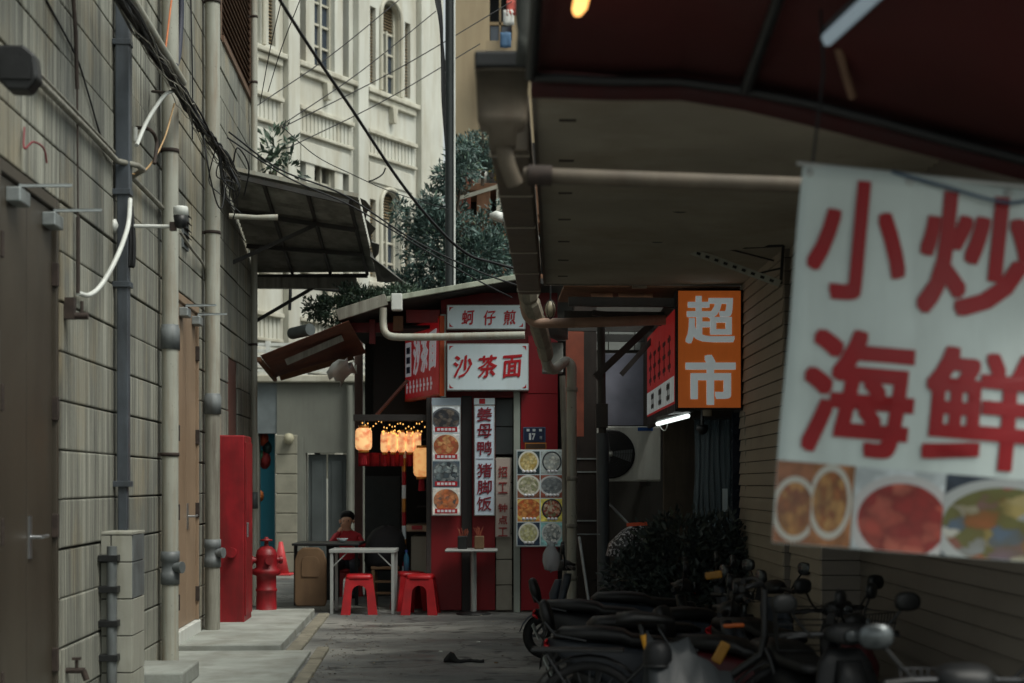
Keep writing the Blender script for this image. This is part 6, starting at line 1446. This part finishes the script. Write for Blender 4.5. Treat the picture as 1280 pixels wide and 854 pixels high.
def wheel(root, x_, r_, w_, spokes=5, name='wheel'):
    T_ = Matrix.Translation((x_, 0, r_)) @ Matrix.Rotation(R(90), 4, 'X')
    b_ = MB(T_)
    n = 26; V = [(( r_ - w_ + w_ * math.cos(q * math.pi / 4)), w_ * math.sin(q * math.pi / 4)) for q in range(9)]
    b_.lathe(V, n); wh = b_.build(name, TYRE, root)
    b_ = MB(T_); b_.lathe([(r_ - w_ * 1.6, -w_ * .7), (r_ - w_ * 1.3, -w_ * .7), (r_ - w_ * 1.3, w_ * .7), (r_ - w_ * 1.6, w_ * .7), (r_ - w_ * 1.6, -w_ * .7)], n)
    b_.lathe([(0, -.05), (.05, -.05), (.05, .05), (0, .05)], 14)
    for k in range(spokes):
        a = k * 2 * math.pi / spokes; b_.beam((.04 * math.cos(a), .04 * math.sin(a), 0), ((r_ - w_ * 1.4) * math.cos(a), (r_ - w_ * 1.4) * math.sin(a), 0), .03 if spokes < 8 else .005, .02 if spokes < 8 else .005, (0, 0, 1))
    b_.build('rim', RIMM, wh); return wh
def mirror(root, s_, h=1.12, out=.36):
    b_ = MB(); b_.tube(curve_pts([(.42, s_ * .2, .93), (.41, s_ * .27, 1.0), (.42, s_ * (out - .04), h - .06), (.42, s_ * out, h - .02)], 5), .008, 6)
    st_ = b_.build('mirror', TRIMB, root)
    b_ = MB(Matrix.Translation((.425, s_ * (out + .01), h)) @ Matrix.Rotation(R(-90), 4, 'Y'))
    b_.loft([((0, 0, -.03), (.03, 0, 0), (0, .045, 0)), ((0, 0, -.02), (.05, 0, 0), (0, .07, 0)), ((0, 0, .01), (.056, 0, 0), (0, .078, 0))], 16, 2.6); b_.build('mirror_shell', TRIMB, st_)
    b_ = MB(Matrix.Translation((.412, s_ * (out + .01), h)) @ Matrix.Rotation(R(-90), 4, 'Y'))
    b_.loft([((0, 0, 0), (.05, 0, 0), (0, .071, 0)), ((0, 0, .003), (.049, 0, 0), (0, .07, 0))], 16, 2.6); b_.build('mirror_glass', MIRR, st_)
def make_scooter(paint, rest=True, topbox=False, basket=False):
    t_ = thing('scooter', '', 'scooter')
    V_ = Vector
    wheel(t_, -.56, .235, .06); wheel(t_, .60, .235, .05)
    # rear body under the seat, tapering to the tail
    MB().loft([((-.88, 0, .70), (0, .03, 0), (0, 0, .03)), ((-.80, 0, .67), (0, .09, 0), (0, 0, .065)), ((-.62, 0, .60), (0, .14, 0), (0, 0, .12)), ((-.42, 0, .53), (0, .16, 0), (0, 0, .17)), ((-.2, 0, .48), (0, .155, 0), (0, 0, .19)), ((-.06, 0, .42), (0, .14, 0), (0, 0, .2)), ((.0, 0, .36), (0, .12, 0), (0, 0, .14))], 20, 3).build('rear_body', paint, t_)
    MB().loft([((-.7, 0, .47), (0, .1, 0), (0, 0, .05)), ((-.45, 0, .38), (0, .13, 0), (0, 0, .08)), ((-.1, 0, .3), (0, .13, 0), (0, 0, .08))], 16, 3).build('motor_cover', TRIMB, t_)
    MB().loft([((-.84, 0, .745), (0, .07, 0), (0, 0, .02)), ((-.78, 0, .765), (0, .115, 0), (0, 0, .045)), ((-.5, 0, .765), (0, .14, 0), (0, 0, .055)), ((-.34, 0, .75), (0, .14, 0), (0, 0, .05)), ((-.28, 0, .72), (0, .135, 0), (0, 0, .045)), ((-.02, 0, .705), (0, .11, 0), (0, 0, .04)), ((.06, 0, .69), (0, .06, 0), (0, 0, .02))], 20, 3).build('seat', SEATM, t_)
    MB().box(-.04, .44, -.15, .15, .25, .3).build('footboard', TRIMB, t_, bevel=.02)
    # leg shield and front apron
    MB().loft([((.42, 0, .28), (0, .15, 0), (.03, 0, 0)), ((.46, 0, .42), (0, .19, 0), (.035, 0, 0)), ((.44, 0, .62), (0, .2, 0), (.04, 0, 0)), ((.4, 0, .78), (0, .16, 0), (.05, 0, 0)), ((.38, 0, .86), (0, .1, 0), (.04, 0, 0))], 18, 3).build('leg_shield', paint, t_)
    MB().loft([((.5, 0, .52), (0, .08, 0), (.05, 0, 0)), ((.52, 0, .66), (0, .1, 0), (.05, 0, 0)), ((.46, 0, .8), (0, .07, 0), (.05, 0, 0))], 14, 2.5).build('front_apron', paint, t_)
    # fork, fenders
    for s_ in (-1, 1): MB().tube([(.6, s_ * .07, .235), (.52, s_ * .07, .5)], .02, 8).build('fork_leg', RIMM, t_)
    fn = [(.60 + .27 * math.cos(a), .235 + .27 * math.sin(a)) for a in [math.pi * (.08 + .1 * k) for k in range(9)]]
    MB().sheet([[(x_, y_, z_ - abs(y_) * .3) for y_ in (-.075, -.04, .04, .075)] for x_, z_ in fn], True).build('front_fender', paint, t_, solid=.008, fix=False)
    fn = [(-.56 + .28 * math.cos(a), .235 + .28 * math.sin(a)) for a in [math.pi * (.45 + .07 * k) for k in range(9)]]
    MB().sheet([[(x_, y_, z_ - abs(y_) * .25) for y_ in (-.085, -.04, .04, .085)] for x_, z_ in fn], True).build('rear_fender', TRIMB, t_, solid=.008, fix=False)
    # handlebar cowl, bars, grips, levers
    MB().loft([((.48, 0, .93), (0, .05, 0), (0, 0, .045)), ((.43, 0, .95), (0, .13, 0), (0, 0, .06)), ((.36, 0, .94), (0, .12, 0), (0, 0, .05)), ((.32, 0, .93), (0, .06, 0), (0, 0, .03))], 16, 2.6).build('handlebar_cowl', TRIMB, t_)
    MB().tube(curve_pts([(.32, -.34, .93), (.36, -.24, .94), (.39, 0, .94), (.36, .24, .94), (.32, .34, .93)], 5), .013, 8).build('handlebar', RIMM, t_)
    for s_ in (-1, 1):
        MB().tube([(.355, s_ * .23, .94), (.318, s_ * .36, .93)], .019, 10).build('grip', SEATM, t_)
        MB().tube([(.4, s_ * .2, .94), (.385, s_ * .34, .925)], .006, 6).build('brake_lever', RIMM, t_)
        mirror(t_, s_)
    MB().loft([((.5, 0, .94), (0, .045, 0), (0, 0, .035)), ((.515, 0, .94), (0, .04, 0), (0, 0, .03))], 14, 2.4).build('headlight', GLS, t_)
    MB().loft([((-.86, 0, .655), (0, .06, 0), (0, 0, .02)), ((-.905, 0, .69), (0, .07, 0), (0, 0, .025)), ((-.88, 0, .715), (0, .05, 0), (0, 0, .015))], 12, 3).build('tail_light', REDL, t_)
    MB(Matrix.Translation((-.88, 0, .53)) @ Matrix.Rotation(R(-25), 4, 'Y')).box(-.004, .004, -.1, .1, -.07, .07).build('number_plate', mat('plate_white_paint', S(150, 156, 150), .5) if 'plate_white_paint' not in bpy.data.materials else bpy.data.materials['plate_white_paint'], t_, bevel=.003)
    MB().tube([(-.8, 0, .62), (-.89, 0, .5)], .012, 6).build('plate_bracket', TRIMB, t_)
    if rest:
        MB().loft([((-.86, 0, .79), (.035, 0, 0), (0, .09, 0)), ((-.89, 0, .9), (.045, 0, 0), (0, .11, 0)), ((-.91, 0, .98), (.035, 0, 0), (0, .09, 0)), ((-.91, 0, 1.0), (.015, 0, 0), (0, .05, 0))], 18, 3).build('backrest', SEATM, t_)
        for s_ in (-1, 1): MB().tube([(-.6, s_ * .12, .72), (-.82, s_ * .12, .76), (-.9, s_ * .09, .85)], .01, 6).build('grab_rail', RIMM, t_)
    if topbox:
        MB().loft([((-.86, 0, .82), (.15, 0, 0), (0, .16, 0)), ((-.86, 0, .9), (.19, 0, 0), (0, .2, 0)), ((-.86, 0, 1.02), (.19, 0, 0), (0, .2, 0)), ((-.86, 0, 1.1), (.14, 0, 0), (0, .15, 0))], 20, 4).build('top_box', TRIMB, t_)
    if basket:
        b_ = MB()
        for k in range(9):
            for z_ in (0, .07, .14, .21): pass
        for k in range(12):
            a = -.15 + .3 * k / 11; b_.tube([(.52, a, .72), (.50, a * 1.15, .94)], .004, 4); b_.tube([(.76, a, .72), (.80, a * 1.15, .94)], .004, 4)
        for k in range(4):
            z_ = .72 + .073 * k; g2 = .15 + .008 * k; b_.tube([(.52, -g2, z_), (.77 + .01 * k, -g2, z_), (.77 + .01 * k, g2, z_), (.52, g2, z_), (.52, -g2, z_)], .004, 4)
        b_.build('basket', RIMM, t_, fix=False)
    MB().tube([(-.25, .12, .28), (-.3, .22, .02), (-.34, .22, .01)], .011, 6).build('kickstand', RIMM, t_)
    for s_ in (-1, 1): MB().tube([(-.5, s_ * .15, .56), (-.56, s_ * .13, .26)], .025, 8).build('shock_absorber', TRIMB, t_)
    return t_
gB = 'scooters parked on the right side of the alley'
s1 = make_scooter(PAINT['dark_grey'], True); s2 = make_scooter(PAINT['black'], False, False); s3 = make_scooter(PAINT['slate'], False, False, True)
def park(o, x_, y_, deg, label, k=.82):
    place(o, (x_, y_, 0), R(deg)); o.scale = (k, k, k); return tag(o, label, None, gB)
park(s1, .93, 8.85, -5, 'dark grey scooter with red tail light nearest the open road')
park(s2, 1.15, 9.75, 14, 'black scooter without backrest behind the dark grey one')
park(s3, 1.3, 11.8, 4, 'slate grey scooter with wire basket in the middle of the row')
def another(src, old, new, x_, y_, deg, label, k=.82):
    o = copy_tree(src); remat(o, PAINT[old], PAINT[new]); return park(o, x_, y_, deg, label, k)
another(s1, 'dark_grey', 'black', .89, 10.9, -6, 'black scooter with padded backrest in front of the red panel')
another(s1, 'dark_grey', 'maroon', 1.5, 8.15, -28, 'maroon scooter half hidden by the grey rain cover')
another(s3, 'slate', 'black', 1.7, 9.1, -55, 'black scooter turned toward the siding with its mirrors up')
another(s2, 'black', 'slate', 1.55, 10.5, 30, 'slate scooter in front of the dense dark shrub')
another(s2, 'black', 'black', 1.5, 7.5, -78, 'black scooter facing the viewer beside the near siding, dark mirror backs up', .84)
another(s3, 'slate', 'dark_grey', 1.62, 5.1, 90, 'scooter with silver mirror below the white banner', .85)
another(s1, 'dark_grey', 'slate', .8, 13.0, 178, 'far slate scooter with its mirror against the red panel', .85)
# ---------------------------------------------------------------- yellow framed shared bicycle, nearest on the left
t = thing('bicycle', 'bicycle with black mudguards and a yellow seat tube at the bottom of the scooter row', 'bicycle')
for x_ in (-.5, .52): wheel(t, x_, .29, .025, 24)
MB().tube([(-.5, 0, .29), (-.1, 0, .28), (.38, 0, .62), (.4, 0, .72)], .022, 8).build('frame', TRIMB, t)
MB().tube([(-.1, 0, .28), (-.22, 0, .72)], .02, 8).build('seat_tube', YEL, t)
for s_ in (-1, 1):
    MB().tube([(-.5, s_ * .06, .29), (-.2, s_ * .03, .58)], .011, 6).build('seat_stay', TRIMB, t); MB().tube([(.52, s_ * .06, .29), (.42, s_ * .05, .62), (.4, 0, .66)], .014, 6).build('fork_leg', TRIMB, t)
    MB().tube([(-.5, s_ * .08, .29), (-.72, s_ * .07, .62)], .006, 5).build('rack_stay', RIMM, t)
for x_, a0_ in ((-.5, .25), (.52, .2)):
    pts = [(x_ + .325 * math.cos(a), .29 + .325 * math.sin(a)) for a in [math.pi * (a0_ + .085 * k) for k in range(9)]]
    MB().sheet([[(p_[0], y_, p_[1] - abs(y_) * .3) for y_ in (-.035, 0, .035)] for p_ in pts], True).build('mudguard', TRIMB, t, solid=.005, fix=False)
MB().box(-.8, -.32, -.07, .07, .63, .645).build('rack', TRIMB, t, bevel=.005)
MB().loft([((-.36, 0, .8), (0, .1, 0), (0, 0, .03)), ((-.26, 0, .81), (0, .1, 0), (0, 0, .035)), ((-.14, 0, .8), (0, .04, 0), (0, 0, .025)), ((-.06, 0, .79), (0, .02, 0), (0, 0, .015))], 14, 2.4).build('saddle', SEATM, t)
MB().tube([(-.22, 0, .7), (-.24, 0, .79)], .014, 8).build('seat_post', RIMM, t)
MB().tube(curve_pts([(.28, -.28, .98), (.36, -.2, 1.0), (.4, 0, .97), (.36, .2, 1.0), (.28, .28, .98)], 5), .012, 8).build('handlebar', RIMM, t)
MB().tube([(.4, 0, .7), (.4, 0, .97)], .016, 8).build('stem', RIMM, t)
b = MB()
for k in range(10): a = -.14 + .028 * k; b.tube([(.46, a, .66), (.45, a * 1.2, .86)], .004, 4); b.tube([(.7, a, .66), (.74, a * 1.2, .86)], .004, 4)
for k in range(4): z_ = .66 + .066 * k; g2 = .14 + .009 * k; b.tube([(.46, -g2, z_), (.71 + .01 * k, -g2, z_), (.71 + .01 * k, g2, z_), (.46, g2, z_), (.46, -g2, z_)], .004, 4)
b.build('basket', TRIMB, t, fix=False)
for s_ in (-1, 1): MB().tube([(.3, s_ * .22, .985), (.27, s_ * .31, .98)], .017, 8).build('grip', SEATM, t)
place(t, (.9, 7.85, 0), R(-6))
# ---------------------------------------------------------------- grey cover on a scooter, helmet, shrub, rag
b = MB(); rr = random.Random(21); g_ = []
c0 = Vector((.93, 7.35, -.06))
for i in range(9):
    row = []
    for j in range(13):
        u, v = i / 8, j / 12; x_ = -.28 + .6 * v; ridge = .80 - .55 * max(0, v - .25) ** 1.3
        y_ = (-1 + 2 * u) * (.1 + .22 * (abs(2 * u - 1)))
        z_ = ridge - (abs(2 * u - 1) ** 1.6) * .38 + .03 * math.sin(j * 1.5 + i * 2.1) + .016 * math.sin(j * 3.1 - i * 1.3) + rr.uniform(-.012, .012)
        row.append(c0 + Vector((x_, y_, z_)))
    g_.append(row)
b.sheet(g_, True); b.build('rain_cover', mat('grey_rain_cover', S(44, 48, 51), .45, var=.15, scale=6), label='grey rain cover draped over a scooter at the bottom of the row', cat='cover', solid=.006, fix=False)
hp = at(822, 818, 7.3)
t = thing('helmet', 'round dark grey helmet on the grey rain cover', 'helmet', hp)
T = Matrix.Translation(at(822, 818, 7.3))
T = T @ Matrix.Scale(.62, 4)
MB(T).lathe([(.105, -.09), (.115, -.04), (.11, .03), (.085, .08), (.04, .105), (0, .11)], 20).build('shell', PAINT['black'], t)
MB(T).lathe([(.106, -.092), (.118, -.092), (.118, -.075), (.106, -.075)], 20).build('rim', TRIMB, t)
# quilted hand cover with orange strip
c = at(785, 672, 13.4); t = thing('quilted_hood', 'glittering quilted hood with an orange strip behind the scooters', 'hood', (c.x, c.y, c.z - .16))
SEQ = bpy.data.materials.new('sequin_cloth'); n, l, bs = nodes_of(SEQ)
vo = n.new('ShaderNodeTexVoronoi'); vo.inputs['Scale'].default_value = 70; l.new(n.new('ShaderNodeNewGeometry').outputs['Position'], vo.inputs['Vector'])
hu = n.new('ShaderNodeSeparateColor'); l.new(vo.outputs['Color'], hu.inputs[0]); l.new(ramp(n, l, hu.outputs[0], [(.6, S(34, 34, 38)), (.75, S(190, 190, 196))]), bs.inputs['Base Color']); bs.inputs['Roughness'].default_value = .3
MB(Matrix.Translation(c)).loft([((.02, 0, -.16), (.22, 0, 0), (0, .16, 0)), ((.02, 0, -.05), (.19, 0, 0), (0, .15, 0)), ((.06, 0, .06), (.12, 0, 0), (0, .12, 0)), ((.09, 0, .12), (.05, 0, 0), (0, .06, 0))], 18, 2.4).build('hood', SEQ, t)
MB(Matrix.Translation(c)).beam((-.02, -.1, .115), (.16, -.1, .125), .02, .03).build('orange_strip', mat('orange_reflector', S(230, 90, 50), .4), t)
MB().tube([(c.x + .02, c.y, c.z - .16), (c.x + .02, c.y, 0)], .02, 8).build('stand', STEELK, t)
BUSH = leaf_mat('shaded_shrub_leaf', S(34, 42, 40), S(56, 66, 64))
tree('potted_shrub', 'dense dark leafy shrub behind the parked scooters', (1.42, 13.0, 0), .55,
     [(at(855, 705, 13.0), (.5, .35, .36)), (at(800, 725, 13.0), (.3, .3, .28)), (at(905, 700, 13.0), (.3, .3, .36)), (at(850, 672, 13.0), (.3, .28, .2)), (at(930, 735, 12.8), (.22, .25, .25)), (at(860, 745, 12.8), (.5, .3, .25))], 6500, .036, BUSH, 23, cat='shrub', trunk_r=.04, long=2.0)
MB(Matrix.Translation((1.42, 13.0, 0))).lathe([(0, 0), (.16, 0), (.22, .3), (.24, .3), (.24, .35), (.2, .35), (.18, .3), (0, .28)], 20).build('plant_pot', BRL, label='brown plant pot under the dense dark shrub', cat='pot')
t = thing('mop', 'thin pole leaning against the blackened column', 'pole', at(736, 750, 15.5))
MB().tube([at(724, 672, 16.0), at(736, 752, 14.9)], .016, 7).build('stick', GALV, t)
MB().tube([at(716, 668, 14.9), at(750, 668, 14.92)], .006, 5).build('cord', GALV, t)
# black rag on the road
g_ = []; rr = random.Random(9)
c = at(580, 828, 12.8)
for i in range(7):
    g_.append([(c.x - .17 + .34 * j / 12, 12.75 + .09 * i / 6 + .03 * math.sin(j), .006 + (.075 * math.exp(-((j - 2.2) / 1.3) ** 2) + .018 * abs(math.sin(j * 1.7 + i))) * math.sin(i / 6 * math.pi)) for j in range(13)])
MB().sheet(g_, True).build('black_rag', mat('black_cloth', S(20, 20, 20), .9), label='crumpled black rag lying on the road', cat='rag', solid=.006, fix=False)
for k, (px, py) in enumerate(((620, 829), (551, 815), (598, 803))):
    p = at(px, py, 1.5 * F / (py - HY)); MB(Matrix.Translation((p.x, p.y, .001))).lathe([(0, 0), (.02, 0), (.015, .008), (0, .01)], 7).build('litter', WHITEP if k else BRL, label=('scrap of brown litter right of the black rag', 'white scrap of litter left of the black rag', 'white scrap of litter on the road beyond the black rag')[k], cat='litter')
# big mirror of a near scooter and pale bag on the far one

c = at(689, 697, 12.4); rr = random.Random(31)
BAG = bpy.data.materials.new('clear_plastic_bag'); n, l, bs = nodes_of(BAG); bs.inputs['Base Color'].default_value = S(170, 176, 180); bs.inputs['Roughness'].default_value = .25; bs.inputs['Alpha'].default_value = .6
b = MB(Matrix.Translation(c)); b.lathe([(0, -.11), (.05, -.1), (.075, -.04), (.07, .03), (.035, .08), (.02, .1), (.04, .13)], 14)
for v in b.v: v += Vector((rr.gauss(0, .006), rr.gauss(0, .006), rr.gauss(0, .006)))
b.build('plastic_bag', BAG, label='crumpled clear plastic bag hanging on the farthest scooter handlebar', cat='bag', fix=False)

for k, (px, py, d_, w_, h_, ry, lab) in enumerate(((892, 719, 9.1, .05, .022, 8, 'small yellow plastic lid lying among the scooter handlebars'), (901, 816, 8.0, .028, .06, -28, 'small yellow plate tilted between the near scooters'), (917, 782, 8.6, .06, .012, 3, 'small orange reflector bar among the parked scooters'))):
    MB(Matrix.Translation(at(px, py, d_)) @ Matrix.Rotation(R(-ry), 4, 'Y')).box(-w_, w_, -.02, .02, -h_, h_).build('plastic_piece', mat('dull_yellow_plastic', S(150, 106, 36), .5, dirt=S(90, 66, 30), dirt_amt=.5) if k < 2 else mat('orange_plastic', S(196, 96, 36), .4), label=lab, cat='plastic piece', bevel=.01)
# fine litter nobody would count: leaf bits and grit on the lane
rr = random.Random(77); b = MB()
for k in range(420):
    y_ = rr.uniform(11.2, 17.6); left = -1.0 - .0526 * y_
    x_ = left + abs(rr.gauss(0, .35)) if k % 3 else rr.uniform(left, .9)
    s_ = rr.uniform(.004, .016); a = rr.uniform(0, 6.28); ca, sa = math.cos(a) * s_, math.sin(a) * s_
    b.add([(x_ - ca, y_ - sa, .004), (x_ + sa * .5, y_ - ca * .5, .006 + s_ * .3), (x_ + ca, y_ + sa, .004), (x_ - sa * .5, y_ + ca * .5, .005)], [(0, 1, 2, 3)])
b.build('grit', leaf_mat('dry_leaf_bits', S(58, 48, 36), S(120, 112, 96)), label='scattered grit and dry leaf bits on the lane', cat='litter', kind='stuff', fix=False)
